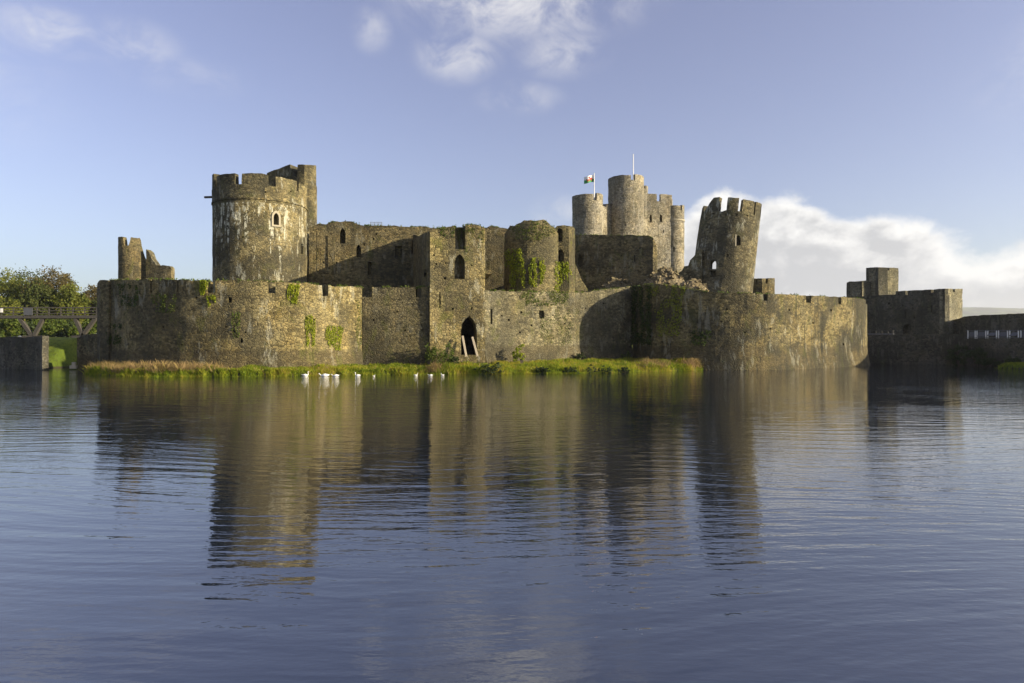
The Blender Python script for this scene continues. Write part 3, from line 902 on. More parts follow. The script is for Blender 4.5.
mesh_obj('broken_foot', core(pxline([(575.3, 104.6, 262), (578, 104.9, 270), (582, 105.2, 281), (588, 105.6, 290)]), 1.6, 3.5, jag=0.35, cell=0.6), M['mossy'], sb)

# dark inner wall right of it
EW = [(574, 113.5, 234.5), (600, 112, 235), (630, 110.2, 235.5), (648, 109, 236), (653, 108.7, 238), (656, 108.9, 244), (657.5, 109.2, 252)]
ew = thing('inner_wall', 'broad dark inner wall with a rounded broken end below the grey gatehouse', 'castle wall', tuple(P(615, 111, 322)))
eo = mesh_obj('masonry', core(pxline(EW), 0.9, 3.5, jag=0.2), M['hall'], ew)
cut(eo, [('rough', 577.5, 583, 254, 268, .6), ('rect', 634, 635.2, 255, 262, .5)] + [('rect', x, x + 1.7, 266.5 + (x % 3) * .4, 268.4, .4) for x in (589, 596, 603, 612, 619, 628, 640)] + putlogs(33, 590, 645, 245, 262, 4))

# the inner gatehouse
gh = thing('inner_gatehouse', 'grey crenellated gatehouse of round towers flying a flag, highest part of the castle', 'gatehouse', tuple(P(628, 146, 325)))
kz = lambda py, D=140: zat(py, D)
def small_round(name, px, D, rpx, sill_py, top_py, gaps, base=3.5, cuts=(), mat=None):
    """a flanking tower of the gatehouse; gaps = crenel columns in view"""
    cy = D; cx, r = cyl(px - rpx, px + rpx, D)
    a_g = sorted([math.degrees(math.asin(max(-.98, min(.98, (g - px) / rpx)))) for g in gaps] + [120, 165, 210, 240])
    edges = a_g + [a_g[0] + 360]
    mer = []
    for a, b in zip(edges, edges[1:]):
        if b - a > 16: mer.append((a + 7, b - 7, zat(top_py, cy - r * max(0, math.cos(R((a + b) / 2))))))
    return round_tower(gh, name, cx, cy, r, base, zat(sill_py, D), mer, mat or M['keep'], thick=0.9, floor=zat(sill_py, D) - 0.5, jag=0.08, cuts=cuts, cell=0.7)[0]
small_round('flank_tower', 587.5, 140, 15.3, 203, 194.8, [593.6])
small_round('round_turret', 626, 146, 17.8, 184.5, 176.6, [630.2], cuts=[('rect', 624.5, 625.7, 222, 226, .5)])
mesh_obj('link_wall', core(pxline([(600, 141.5, 204.5), (604, 142.6, 206.5), (606.5, 143.2, 207), (607, 143.4, 203.8), (612, 144.5, 203.5)]), 1.2, 3.5, jag=0.08), M['keep'], gh)
mesh_obj('link_wall', core(pxline([(598, 152, 204), (615, 151, 204)]), 1.2, 3.5, jag=0.08), M['keep'], gh)
small_round('stair_turret', 640.6, 148, 7.2, 190, 186.5, [643.5], mat=M['keep'])
BK = [(645.0, 147.0, 193.5), (658, 147.6, 194), (672, 148.2, 195)]
bt_ = core(pxline([(x, D, 201) for x, D, y in BK] + [(672.6, 155, 199)]), 1.0, 3.5, jag=0.05, cell=0.7)
bko = mesh_obj('gate_block', bt_, M['keep'], gh)
cut(bko, [('point', 649.4, 652, 214.5, 222, .8), ('point', 659.6, 662.2, 214.5, 222, .8), ('rect', 651, 652.2, 243, 247, .6), ('rect', 663, 664, 230, 233, .5)])
for a, b in ((645.0, 656.6), (660.5, 672)): mesh_obj('merlon', core(pxline(sub(BK, a, b)), 0.7, zat(201, 147) - 0.25, jag=0.08, proud=0.03, cell=0.6), M['keep'], bko)
d_ = core(pxline([(645.4, 147.6, 203), (671.5, 149, 203), (672, 155.6, 203)]), 5, zat(203, 148) - 0.6, jit=0)
mesh_obj('wall_walk', d_, M['keep'], bko)
small_round('corner_tower', 674.3, 150.0, 10.0, 212, 206, [679.5], cuts=[('point', 673, 675, 246, 252, .6)], mat=M['keep'])
mesh_obj('string_course', core(ringpts(cyl(664.3, 684.3, 150)[0], 150, cyl(664.3, 684.3, 150)[1] + 0.12, -180, 180, zat(220.5, 150))[:-1], 0.35, zat(222, 150), closed=True, jit=0.02), M['dressed'], gh)

mst = thing('flagpole', 'short white flagpole with a flag on the low round tower', 'flagpole', tuple(P(594.2, 140, 207)))
mesh_obj('pole', tube([P(594.2, 140, 208), P(594.2, 140, 174)], [0.10, 0.07], 8), M['white_paint'], mst)
mesh_obj('finial', tube([P(594.2, 140, 174.2), P(594.2, 140, 173.6), P(594.2, 140, 173)], [0.06, 0.14, 0.04], 8), M['white_paint'], mst)
ms2 = thing('flagpole', 'taller bare white flagpole on the tallest turret of the gatehouse', 'flagpole', tuple(P(633.3, 146, 190)))
mesh_obj('pole', tube([P(633.3, 146, 190), P(633.3, 146, 155)], [0.11, 0.07], 8), M['white_paint'], ms2)
mesh_obj('finial', tube([P(633.3, 146, 155.2), P(633.3, 146, 154.6), P(633.3, 146, 154)], [0.06, 0.14, 0.04], 8), M['white_paint'], ms2)
# flag: white over green with a red dragon, blowing to the left
fl0 = P(594.0, 140, 175.2)
FW, FH = 2.1, 1.4
def fwave(s, v):
    """s 0..1 from the hoist, v 0..1 up"""
    return fl0 + Vector((-FW * s * 0.96, 0.22 * math.sin(s * 7.0 + 0.5) * (0.3 + s), -FH * (1 - v) - 0.28 * s + 0.10 * math.sin(s * 6)))
flag = thing('flag', 'white and green flag with a red dragon blowing from the short pole', 'flag', tuple(fwave(0, 0)))
def cloth(v0, v1, th=0.02):
    V, Fc = [], []
    for side in (-th, th):
        for i in range(17):
            for j in range(5):
                p = fwave(i / 16, v0 + (v1 - v0) * j / 4); V.append(p + Vector((0, side, 0)))
    for i in range(16):
        for j in range(4):
            a = i * 5 + j
            Fc += [(a, a + 1, a + 6, a + 5), (85 + a, 85 + a + 5, 85 + a + 6, 85 + a + 1)]
        for j in (0, 4): Fc.append((i * 5 + j, (i + 1) * 5 + j, 85 + (i + 1) * 5 + j, 85 + i * 5 + j))
    for i in (0, 16):
        for j in range(4): Fc.append((i * 5 + j, i * 5 + j + 1, 85 + i * 5 + j + 1, 85 + i * 5 + j))
    return V, Fc
mesh_obj('upper_band', cloth(0.502, 1), M['flag_white'], flag, smooth=False)
mesh_obj('lower_band', cloth(0, 0.498), M['flag_green'], flag)
drag = [[(.16, .52), (.22, .64), (.30, .66), (.36, .56), (.48, .60), (.60, .52), (.66, .40), (.58, .34), (.44, .40), (.30, .38), (.24, .46)],
        [(.36, .56), (.40, .78), (.46, .88), (.52, .76), (.60, .80), (.56, .66), (.48, .59)],
        [(.64, .42), (.74, .44), (.80, .58), (.76, .70), (.72, .60), (.70, .50)],
        [(.28, .39), (.24, .24), (.20, .16), (.28, .18), (.32, .28), (.35, .39)],
        [(.44, .40), (.46, .24), (.42, .15), (.50, .18), (.52, .30), (.52, .37)],
        [(.57, .36), (.62, .24), (.58, .14), (.67, .18), (.68, .30), (.65, .40)],
        [(.22, .50), (.14, .40), (.12, .32), (.18, .36), (.25, .45)]]
V, Fc = [], []
for side in (-0.035, 0.035):
    for poly in drag:
        n = len(V)
        for s, v in poly: V.append(fwave(s, v) + Vector((0, side, 0)))
        Fc.append(tuple(range(n, len(V))))
mesh_obj('dragon_emblem', (V, Fc), M['flag_red'], flag)

# ------------------------------------------------------------------ the leaning tower
LX, LY, LR = (720.8 - 512) / F * 118, 118.0, 5.15
LB = zat(293, 118)
lrot = Matrix.Rotation(R(6.8), 3, 'Y')
def lean(p):
    p = Vector(p); h = max(0.0, p.z - LB)
    k = 1 - 0.045 * min(1.2, h / 16.5)
    q = Vector(((p.x - LX) * k, (p.y - LY) * k, p.z - LB))
    q = lrot @ q
    return Vector((LX, LY, LB)) + q
LSILL, LTOP = zat(212.5, 114), zat(199, 114)
def ltop(a):
    tab = [(-175, 12), (-150, 12.5), (-128, 14), (-116, 17), (-108, 20.3), (-101, 21.6), (-96, 24.8), (-90, 25.4), (-85, 27.2), (-76, LSILL), (95, LSILL), (112, 24), (125, 17), (150, 13), (170, 12)]
    return float(np.interp(a, [t[0] for t in tab], [t[1] for t in tab]))
lt = thing('leaning_tower', 'ruined round tower leaning outward to the right, split open along one side', 'tower', (LX, LY, 4))
lo = mesh_obj('masonry', core(ringpts(LX, LY, LR, -172, 168, ltop, step=5), 1.35, 3.0, jag=0.4, xf=lean, cell=0.7), M['lean'], lt)
cut(lo, [('point', 709.8, 716, 260, 269, 2.4), ('rect', 710.2, 715.6, 270.2, 277, .8), ('rect', 711.6, 714.8, 211, 214.5, 2.2), ('point', 736.5, 740.6, 235, 245.5, 1.0), ('rect', 727, 728.5, 254, 257, .7), ('rect', 725, 726.5, 213.5, 215.5, .7), ('rect', 736, 737.5, 214, 216, .7), ('rect', 747, 748.4, 214.5, 216.5, .7), ('rect', 755, 756.2, 215, 217, .7)])
for a0, a1, zt in [(-74, -40, LTOP + .1), (-24, -3, LTOP), (5, 31, LTOP - .1), (35, 58, LTOP), (64, 92, LTOP + .2)]:
    zf = (lambda a: LTOP + 0.1 - 1.9 * sstep((-50 - a) / 24)) if a0 == -74 else zt
    mesh_obj('merlon', core(ringpts(LX, LY, LR, a0, a1, zf, step=4), 0.9, LSILL - 0.3, jag=0.15, proud=0.03, xf=lean, cell=0.5), M['lean'], lt)
SPUR = [(672, 116.5, 279), (676, 116.5, 277), (678, 116.4, 272), (682, 116.2, 270), (684, 116, 266.5), (688, 115.8, 264.5), (690, 115.6, 260), (694, 115.3, 258), (698, 115, 252), (702, 114.8, 249)]
mesh_obj('broken_spur', core(pxline(SPUR), 2.2, 3.5, jag=0.4, cell=0.6), M['lean'], lt)
# dressed frame of the upper window
bpy.context.view_layer.update()
lb = world_bvh([lo])
for (xa, ya), (xb, yb) in [((735.8, 234.5), (735.6, 246)),]:
    la, na = hit(lb, xa, ya); l2, n2 = hit(lb, xb, yb)
    if la is not None and l2 is not None: mesh_obj('window_jamb', beam(la - na * .05, l2 - n2 * .05, 0.22, 0.2), M['dressed'], lt)

# small turret beyond the bastion
tt = thing('low_turret', 'small crenellated turret peeping over the bastion wall beside the leaning tower', 'turret', tuple(P(763, 126, 320)))
TT = [(751.5, 125.5, 278.5), (756, 124.6, 278.2), (762, 124.2, 278.2), (769, 124.6, 278.2), (774.6, 126, 278.5)]
mesh_obj('masonry', core(pxline([(a, b, 283.5) for a, b, c in TT]), 2.4, 3.5), M['hall'], tt)
for a, b in ((751.5, 755.3), (757.2, 765.6), (767.6, 774.6)): mesh_obj('merlon', core(pxline(sub(TT, a, b)), 1.2, zat(283.5, 125) - .25, jag=0.1, proud=0.03, cell=.6), M['hall'], tt)

# north-west tower, broken, at the left
NY = 138.0; NX, NR = cyl(118, 148, NY)
nw = thing('ruined_tower', 'lone ruined round tower above the bastion wall, beside the trees', 'tower', (NX, NY, 4))
def ntop(a):
    tab = [(-180, 20), (-120, 21), (-100, zat(237, 136)), (-12, zat(236, 134.5)), (-8, zat(245.5, 135)), (14, zat(245.5, 135)), (17, zat(237, 135)), (58, zat(237.5, 136)), (68, zat(249, 136)), (80, zat(256, 137)), (95, zat(262, 138)), (110, 17), (180, 20)]
    return float(np.interp(a, [t[0] for t in tab], [t[1] for t in tab]))
mesh_obj('masonry', core(ringpts(NX, NY, NR, -180, 180, ntop, step=5)[:-1], 1.0, 3.5, closed=True, jag=0.25, cell=.6), M['hall'], nw)
mesh_obj('broken_wall', core(pxline([(146, 136.3, 249), (149, 136.2, 252), (151, 136.1, 258), (154, 136, 262), (156, 135.9, 265.2), (163, 135.7, 264.6), (169, 135.6, 266), (171, 135.6, 268)]), 1.5, 3.5, jag=0.3, cell=.6), M['hall'], nw)

# fallen masonry heaped inside the bastion
def rubble(name, label, cx, cy, rx, ry, z0, h, seed, mat):
    r = random.Random(seed); V, Fc = [], []
    nu, nv = 64, 18
    def surf(a, f):
        p = Vector((math.cos(a) * (1 - f), math.sin(a) * (1 - f), 0))
        z = 1.06 * h * (1 - (1 - f) ** 3.4)
        nz = noise.noise((p.x * 2.0 + seed, p.y * 2.0, .3)) * 0.30 + abs(noise.noise((p.x * 5 + seed, p.y * 5, .3))) * 0.22 + abs(noise.noise((p.x * 11 + seed, p.y * 11, .3))) * 0.14
        return Vector((cx + p.x * rx * (1 + .2 * noise.noise((math.cos(a), math.sin(a), seed))), cy + p.y * ry, z0 + max(-.5, z + (nz - .2) * h * .5 * min(1, f * 5))))
    for k in range(nv + 1):
        for i in range(nu): V.append(surf(2 * math.pi * i / nu, k / nv))
    for k in range(nv):
        for i in range(nu): Fc.append((k * nu + i, k * nu + (i + 1) % nu, (k + 1) * nu + (i + 1) % nu, (k + 1) * nu + i))
    shp = [(V, Fc)]
    for _ in range(60):                        # tumbled blocks lying in the heap
        p = surf(r.uniform(math.pi, 2 * math.pi), r.uniform(.15, .97)); sz = r.uniform(.25, .75)
        m = Matrix.Rotation(r.uniform(0, 3), 3, 'X') @ Matrix.Rotation(r.uniform(0, 3), 3, 'Z') @ Matrix.Rotation(r.uniform(0, 3), 3, 'Y')
        bv_, bf_ = box((0, 0, 0), (sz, sz * r.uniform(.5, .9), sz * r.uniform(.4, .7)))
        shp.append(([p + m @ Vector(q) for q in bv_], bf_))
    o = mesh_obj(name, join(*shp), mat, loc=(cx, cy, z0))
    return setp(o, label, 'rubble')
M['rubble'] = stone('fallen_rubble', (0.15, 0.115, 0.075), (0.33, 0.26, 0.17), stain=0.3, moss=0.35, streak=0.1, seed=13, stones=0.6)
rubble('rubble_mound', 'big brown mound of fallen masonry above the ivy clad bastion', (664 - 512) / F * 107.2, 107.2, 4.6, 2.4, 8.5, zat(270.5, 106.8) - 8.5, 2, M['rubble'])
rubble('rubble_mound', 'low heap of fallen stones between the brown mound and the leaning tower', (691 - 512) / F * 106, 106.5, 4.2, 2.4, 8.5, zat(281.5, 106) - 8.5, 5, M['rubble'])
rubble('rubble_mound', 'ragged heap of earth and stones below the dark inner wall', (616 - 512) / F * 110, 110.2, 4.6, 1.0, 8.5, zat(281.5, 109) - 8.5, 9, M['rubble'])

# ------------------------------------------------------------------ the dam on the right
DM = 'dam buildings'
dg_ = thing('dam_gatehouse', 'dark square gatehouse on the dam with one sunlit end wall', 'gatehouse', tuple(P(920, 133, 330)))
DG = [(864, 143.5, 299), (872, 142.5, 298.5), (884, 140, 295), (896, 137.5, 291.3), (907, 135.3, 290.5), (920, 132.8, 290), (945, 128, 288.8)]
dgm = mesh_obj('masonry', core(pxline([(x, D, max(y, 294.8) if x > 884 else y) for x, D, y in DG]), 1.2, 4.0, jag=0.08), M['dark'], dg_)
cut(dgm, [('arch', 903.5, 911.5, 324, 333.5, 1.0), ('rect', 905, 906.2, 309, 318, .6), ('rect', 931, 932.2, 305, 312, .6)] + putlogs(41, 880, 940, 300, 322, 5))
for a, b in ((896, 905.2), (908, 931), (934, 945)): mesh_obj('merlon', core(pxline(sub(DG, a, b)), 0.8, zat(294.8, 132) - .25, jag=0.08, proud=0.03, cell=.6), M['dark'], dgm)
DE = [(945.2, 128.1, 288.6), (953, 130.2, 288.8), (962.4, 133, 289)]
dem = mesh_obj('end_wall', core(pxline([(x, D, 292) for x, D, y in DE]), 1.0, 4.0, jag=0.06, cell=.6), M['dam'], dg_)  # sunlit side given the paler stone, the shaded side the darkened one
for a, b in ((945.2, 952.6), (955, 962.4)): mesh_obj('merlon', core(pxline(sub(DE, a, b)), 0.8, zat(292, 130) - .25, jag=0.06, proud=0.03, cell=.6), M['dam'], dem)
mesh_obj('back_wall', core(pxline([(962, 134, 291)]) + [(78, 150, 14.2), (70, 152, 14)], 1.0, 4, jag=.1), M['dark'], dg_)

dt = thing('dam_tower', 'stepped double tower rising behind the dark gatehouse on the dam', 'tower', tuple(P(875, 152, 325)))
D1 = [(846.5, 156, 283), (849.5, 155.2, 281.4), (856, 153.6, 281.4), (857.6, 153, 282.6), (862, 152, 281.5)]
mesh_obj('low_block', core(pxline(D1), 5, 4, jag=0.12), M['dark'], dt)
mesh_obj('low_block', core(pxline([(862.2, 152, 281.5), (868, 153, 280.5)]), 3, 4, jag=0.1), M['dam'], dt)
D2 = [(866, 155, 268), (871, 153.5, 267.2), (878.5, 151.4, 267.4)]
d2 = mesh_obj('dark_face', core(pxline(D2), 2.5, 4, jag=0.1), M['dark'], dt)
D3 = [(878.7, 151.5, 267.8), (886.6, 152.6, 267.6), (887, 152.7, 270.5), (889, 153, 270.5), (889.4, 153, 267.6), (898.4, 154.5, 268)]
mesh_obj('sunlit_face', core(pxline(D3), 2.5, 4, jag=0.08), M['dam'], dt)  # the tower's sun and shade sides are painted in two stone tones

tw = thing('terrace_wall', 'very dark retaining wall at the water below the dam gatehouse', 'wall', tuple(P(915, 121, 366)))
TWL = [(862, 133, 335.2), (905, 126, 334.6), (940, 121, 334.2), (965, 117.6, 333.8)]
mesh_obj('masonry', core(pxline(TWL), 1.0, -1, jag=0.08), M['dark'], tw)
lw = thing('dam_wall', 'long low dark dam wall running out past the gatehouse', 'wall', tuple(P(1000, 119, 338)))
LW = [(950, 131, 321.5), (955, 130, 319.5), (964, 128, 316.8), (975, 125, 315.6), (1000, 119, 314.6), (1024, 113, 313.2), (1100, 99, 309), (1160, 90, 305)]
mesh_obj('masonry', core(pxline(LW), 1.2, 4, jag=0.12), M['dark'], lw)
tw2 = thing('terrace_wall', 'lower dark wall under the white posted railing on the dam', 'wall', tuple(P(1010, 107, 366)))
mesh_obj('masonry', core(pxline([(965.3, 117.5, 338.6), (1000, 109.5, 338.2), (1024, 104.5, 338), (1100, 92, 337), (1160, 84, 336.4)]), 1.0, -1, jag=0.06), M['dark'], tw2)
RLD = [(960, 118.8), (965, 117.7), (1000, 109.7), (1024, 104.7), (1050, 100.2)]
rl = thing('dam_railing', 'railing with pale paired posts along the dam walkway', 'railing', tuple(P(995, 111, 338)))
for px in (968, 975.2, 977, 985.8, 987.8, 996.5, 998.6, 1007.6, 1009.8, 1018.4, 1021, 1031, 1033, 1044, 1046):
    D = lin(RLD, px)
    mesh_obj('post', beam(P(px, D, 339), P(px, D, 330.2), 0.12), M['white_paint'], rl)
for py in (330.7, 337.6):
    mesh_obj('rail', join(*[beam(P(a, lin(RLD, a), py), P(b, lin(RLD, b), py), 0.08) for a, b in ((966, 1000), (1000.01, 1024), (1024.01, 1050))]), M['slate'], rl)
for a, b in ((969, 974.6), (977.8, 985.2), (988.6, 995.8), (999.6, 1006.8), (1010.8, 1017.6), (1022, 1030), (1034, 1043)):
    D = lin(RLD, (a + b) / 2)
    mesh_obj('panel', beam(P(a, lin(RLD, a) + .15, 334.2), P(b, lin(RLD, b) + .15, 334.2), 5.0 / F * D, 0.05), M['slate'], rl)  # dark sheets put in for the shaded gaps between the posts
r2 = thing('footpath_railing', 'dark low railing on the terrace beside the round bastion', 'railing', tuple(P(880, 130, 335)))
for px in (870, 876, 882, 888, 893): mesh_obj('post', beam(P(px, 133.2 - (px - 862) * .163, 335.8), P(px, 133.2 - (px - 862) * .163, 330.4), 0.10), M['iron'], r2)
mesh_obj('rail', beam(P(868, 132.3, 330.6), P(894, 128.1, 330.6), 0.09), M['iron'], r2)
mesh_obj('rail', beam(P(868, 132.3, 334.0), P(894, 128.1, 334.0), 0.12), M['grey_panel'], r2)

# ------------------------------------------------------------------ bridge and abutments on the left
br = thing('footbridge', 'long weathered wooden footbridge on slanted struts reaching the castle', 'bridge', tuple(P(40, 98.5, 318)))
bd = 98.0
mesh_obj('deck', box((P(12, bd + 1.2, 0).x, bd + 1.2, zat(317.2, bd)), (172 / F * bd, 2.4, 0.28)), M['wood'], br)
mesh_obj('side_beam', beam(P(-75, bd - .08, 317), P(98, bd - .08, 316.8), 0.42, 0.16), M['wood'], br)
for row in (bd - 0.02, bd + 2.3):
    for i in range(15):
        px = -70 + i * 11.9
        mesh_obj('post', beam(P(px, row, 316.5), P(px, row, 307.6), 0.13), M['wood'], br)
    for py in (307.6, 310.6, 313.4):
        mesh_obj('rail', beam(P(-74, row - .05, py), P(98, row - .05, py), 0.16 if py < 308 else 0.11, 0.06), M['wood'], br)
for a, b, yb in ((33.5, 20, 336.5), (33.5, 43.2, 336.5), (83, 75.5, 334.5), (83, 95.5, 334.5)):
    for dd in (0.15, 2.1): mesh_obj('strut', beam(P(a, bd + dd, yb + 1), P(b, bd + dd, 318.6), 0.46), M['wood'], br)
for a in (33.5, 83): mesh_obj('sill_beam', beam(P(a - 11, bd - .05, 336.6), P(a + 11, bd - .05, 336.6), 0.3, 0.3), M['wood'], br)
bn = thing('info_board', 'small grey board fixed on the footbridge railing', 'sign', tuple(P(28, bd - .2, 316)))
mesh_obj('board', box(P(28, bd - .22, 311.6), (9 / F * bd, 0.05, 7 / F * bd)), M['slate'], bn)
for px in (24.4, 31.6): mesh_obj('post', beam(P(px, bd - .17, 316.8), P(px, bd - .17, 308), 0.05), M['wood'], bn)
pb = thing('notice', 'tiny white notice on the footbridge railing', 'sign', tuple(P(2, bd - .2, 314)))
mesh_obj('board', box(P(1.6, bd - .2, 310.4), (2.6 / F * bd, 0.04, 4.0 / F * bd)), M['white_paint'], pb)
mesh_obj('bracket', beam(P(1.6, bd - .14, 314), P(1.6, bd - .14, 308), 0.05), M['wood'], pb)

ab = thing('stone_abutment', 'long low stone abutment of the footbridge on the mainland shore', 'abutment', tuple(P(20, 100, 369)))
mesh_obj('masonry', core(pxline([(-60, 108.5, 338), (42, 95.8, 336.8)]), 0.8, -1, jag=0.12), M['dark'], ab)  # darkened stone colour stands in for shade on the abutment
mesh_obj('pier_end', core(pxline([(32, 96.6, 336.3), (42.2, 95.3, 336.3)]), 0.9, -1, jag=0.06), M['dark'], ab)
ac = thing('stone_abutment', 'short dark stone abutment of the footbridge against the castle pier', 'abutment', tuple(P(87, 99, 369)))
mesh_obj('masonry', core(pxline([(77, 98.4, 334.5), (86, 97.4, 334.5), (98, 96.2, 334)]), 3.2, -1, jag=0.1), M['outer_dull'], ac)
rk = setp(mesh_obj('waterside_stone', join(box(P(73.5, 96.3, 367), (0.8, .7, .45), .3), box(P(74, 96.4, 364.2), (0.42, .4, .6), .1)), M['dressed'], loc=tuple(P(73.5, 96.3, 368))), 'pale stone block at the waterline beside the short abutment', 'stone')

# ------------------------------------------------------------------ timber props in the gate arch
pr = [((462.6, 336), (466.4, 356.8)), ((472.4, 337), (477.6, 356.5))]
for i, (a, b) in enumerate(pr):
    o = mesh_obj('timber_prop', beam(P(a[0], 87.6, a[1]), P(b[0], 86.6, b[1]), 0.24, 0.2), M['pale_wood'], loc=tuple(P(b[0], 86.6, b[1])))
    setp(o, ['pale timber prop at the jamb nearer the crenellated wall in the gate arch', 'pale timber prop leaning out at the far jamb of the gate arch'][i], 'prop')


# ------------------------------------------------------------------ plants
def leaf_mesh(points, rng, s0, s1, droop=0.0, up=None):
    V, Fc = [], []
    for p in points:
        s = rng.uniform(s0, s1)
        d = Vector((rng.gauss(0, 1), rng.gauss(0, 1), rng.gauss(0, .8) - droop)).normalized()
        e = d.cross(Vector((rng.gauss(0, 1), rng.gauss(0, 1), rng.gauss(0, 1)))).normalized()
        n = len(V)
        V += [p - d * s * .5, p + e * s * .38, p + d * s * .6, p - e * s * .38]
        Fc.append((n, n + 1, n + 2, n + 3))
    return V, Fc


def crown_points(rng, blobs, n, seed=0):
    """leaf clumps through blobs (centre, radii): thick near the surface, with gaps"""
    pts = []
    tot = sum(b[1][0] * b[1][1] + b[1][2] * b[1][0] for b in blobs)
    for c, r in blobs:
        k = int(n * (r[0] * r[1] + r[2] * r[0]) / tot)
        nc = max(6, k // 26)
        for _ in range(nc):
            d = Vector((rng.gauss(0, 1), rng.gauss(0, 1), rng.gauss(0, 1))).normalized()
            f = rng.uniform(0.35, 1.0) ** 0.5 * (1 + 0.25 * noise.noise(d * 2.3 + Vector((seed, c[0], 0))))
            q = Vector((c[0] + d.x * r[0] * f, c[1] + d.y * r[1] * f, c[2] + d.z * r[2] * f))
            cr = rng.uniform(0.10, 0.20) * min(r)
            for _ in range(26):
                pts.append(q + Vector((rng.gauss(0, 1), rng.gauss(0, 1), rng.gauss(0, .75))) * cr)
    return pts


def tree(label, px, D, top_py, wpx, mat, seed, n=7000, name='broadleaf_tree', group='trees behind the footbridge'):
    D *= 1.28
    rng = random.Random(seed)
    x = (px - 512) / F * D
    zg = ground_z(x, D) - 0.1
    zt = zat(top_py, D); hh = zt - zg; wr = wpx / F * D / 2
    t = thing(name, label, 'tree', (x, D, zg), group)
    blobs = [((x, D, zg + hh * .60), (wr * .80, wr * .80, hh * .40)), ((x, D, zg + hh * .32), (wr * .85, wr * .85, hh * .28))]
    for k in range(11):
        a = 2 * math.pi * k / 8 + rng.uniform(-.3, .3)
        rr = wr * rng.uniform(.30, .46)
        zz = zg + hh * rng.uniform(.14, .82)
        blobs.append(((x + math.cos(a) * (wr - rr), D + math.sin(a) * (wr - rr), zz), (rr, rr, rr * rng.uniform(.7, 1.0) * min(1.2, hh / wr / 1.6))))
    mesh_obj('crown', leaf_mesh(crown_points(rng, blobs, int(n * 3.6), seed), rng, .32, .66, 0.2), mat, t)
    limbs = [tube([(x, D, zg), (x + .1, D, zg + hh * .22), (x - .1, D + .1, zg + hh * .5)], [hh * .032, hh * .024, hh * .012])]
    for c, r in blobs[2:]:
        z0 = zg + hh * rng.uniform(.18, .34)
        limbs.append(tube([(x, D, z0), ((x + c[0]) / 2, (D + c[1]) / 2, (z0 + c[2]) / 2 + .3), (c[0], c[1], c[2])], [hh * .014, hh * .009, hh * .004], 6))
    mesh_obj('trunk', join(*limbs), M['bark'], t)
    return t


tree('yellow green tree rising behind the footbridge at the edge of the picture', 4, 172, 270, 56, M['tree_lime'], 1)
tree('mid green tree with a domed top behind the grey board on the footbridge', 30, 178, 269.5, 46, M['tree_green'], 2)
tree('large brownish autumn tree, tallest of those behind the footbridge', 53, 168, 269.5, 52, M['tree_brown'], 3)
tree('dark green bushy tree in front of the brownish autumn tree', 38, 158, 281, 34, M['tree_green'], 4, 5000)
tree('yellowing tree between the brownish tree and the castle pier', 70, 160, 284, 34, M['tree_lime'], 5, 5000)
tree('brown green tree touching the castle pier', 92, 170, 284, 26, M['tree_brown'], 6, 4500)
tree('small bright green tree low behind the footbridge railing', 6, 150, 297, 36, M['tree_lime'], 7, 4500)
tree('round dark tree partly hidden by the castle pier', 110, 165, 291, 30, M['tree_green'], 13, 3500)
for k, (px, D, tp, wd, mt) in enumerate([(-40, 165, 272, 60, 'tree_green'), (-90, 170, 268, 64, 'tree_brown')]):
    tree(['green tree just beyond the frame by the footbridge', 'brown tree farther beyond the frame by the footbridge'][k], px, D, tp, wd, M[mt], 60 + k, 3500)


def shrub(label, px, D, z0, wm, hm, mat, seed, n=900, s=(.14, .30), name='shrub', group=None, upright=False):
    rng = random.Random(seed)
    x = (px - 512) / F * D
    t = thing(name, label, 'shrub', (x, D, z0), group)
    blobs = [((x, D, z0 + hm * .5), (wm * .4, wm * .35, hm * .5))]
    for k in range(5):
        rr = wm * rng.uniform(.16, .28)
        blobs.append(((x + rng.uniform(-.5, .5) * (wm - rr), D + rng.uniform(-.3, .3) * wm, z0 + hm * rng.uniform(.25, .8)), (rr, rr, rr if not upright else hm * .25)))
    mesh_obj('foliage', leaf_mesh(crown_points(rng, blobs, n, seed), rng, s[0], s[1], 0.1), mat, t)
    mesh_obj('stem', join(*[tube([(x + .05 * k, D, z0 - .1), (x + .1 * k, D, z0 + hm * .4), (b[0][0], b[0][1], b[0][2])], [.05, .04, .015], 5) for k, b in enumerate(blobs)]), M['bark'], t)
    return t


UB = 'undergrowth below the footbridge'
for k, (px, D, tp, wd, mt, lb) in enumerate([(52, 149, 320, 20, 'shrub', 'yellow green bush under the middle of the footbridge'), (66, 151, 322, 18, 'shrub_dark', 'dark bush under the footbridge by the castle side strut'),
                                             (60, 156, 318, 34, 'shrub_dark', 'long dark thicket closing the view under the footbridge'), (40, 157, 320, 30, 'shrub', 'long yellow green thicket behind the slanted struts'),
                                             (74, 148, 326, 12, 'shrub', 'small bright bush left of the short abutment'), (10, 145, 318, 26, 'shrub', 'broad bush behind the long abutment'),
                                             (27, 147, 322, 18, 'shrub_dark', 'dark bush behind the slanted strut on the long abutment'), (90, 150, 318, 22, 'shrub', 'leafy bush behind the castle side struts')]):
    D *= 1.24; x = (px - 512) / F * D; zg = ground_z(x, D)
    shrub(lb, px, D, zg, wd / F * D, zat(tp, D) - zg, M[mt], 80 + k, 2600, (.3, .6), group=UB)

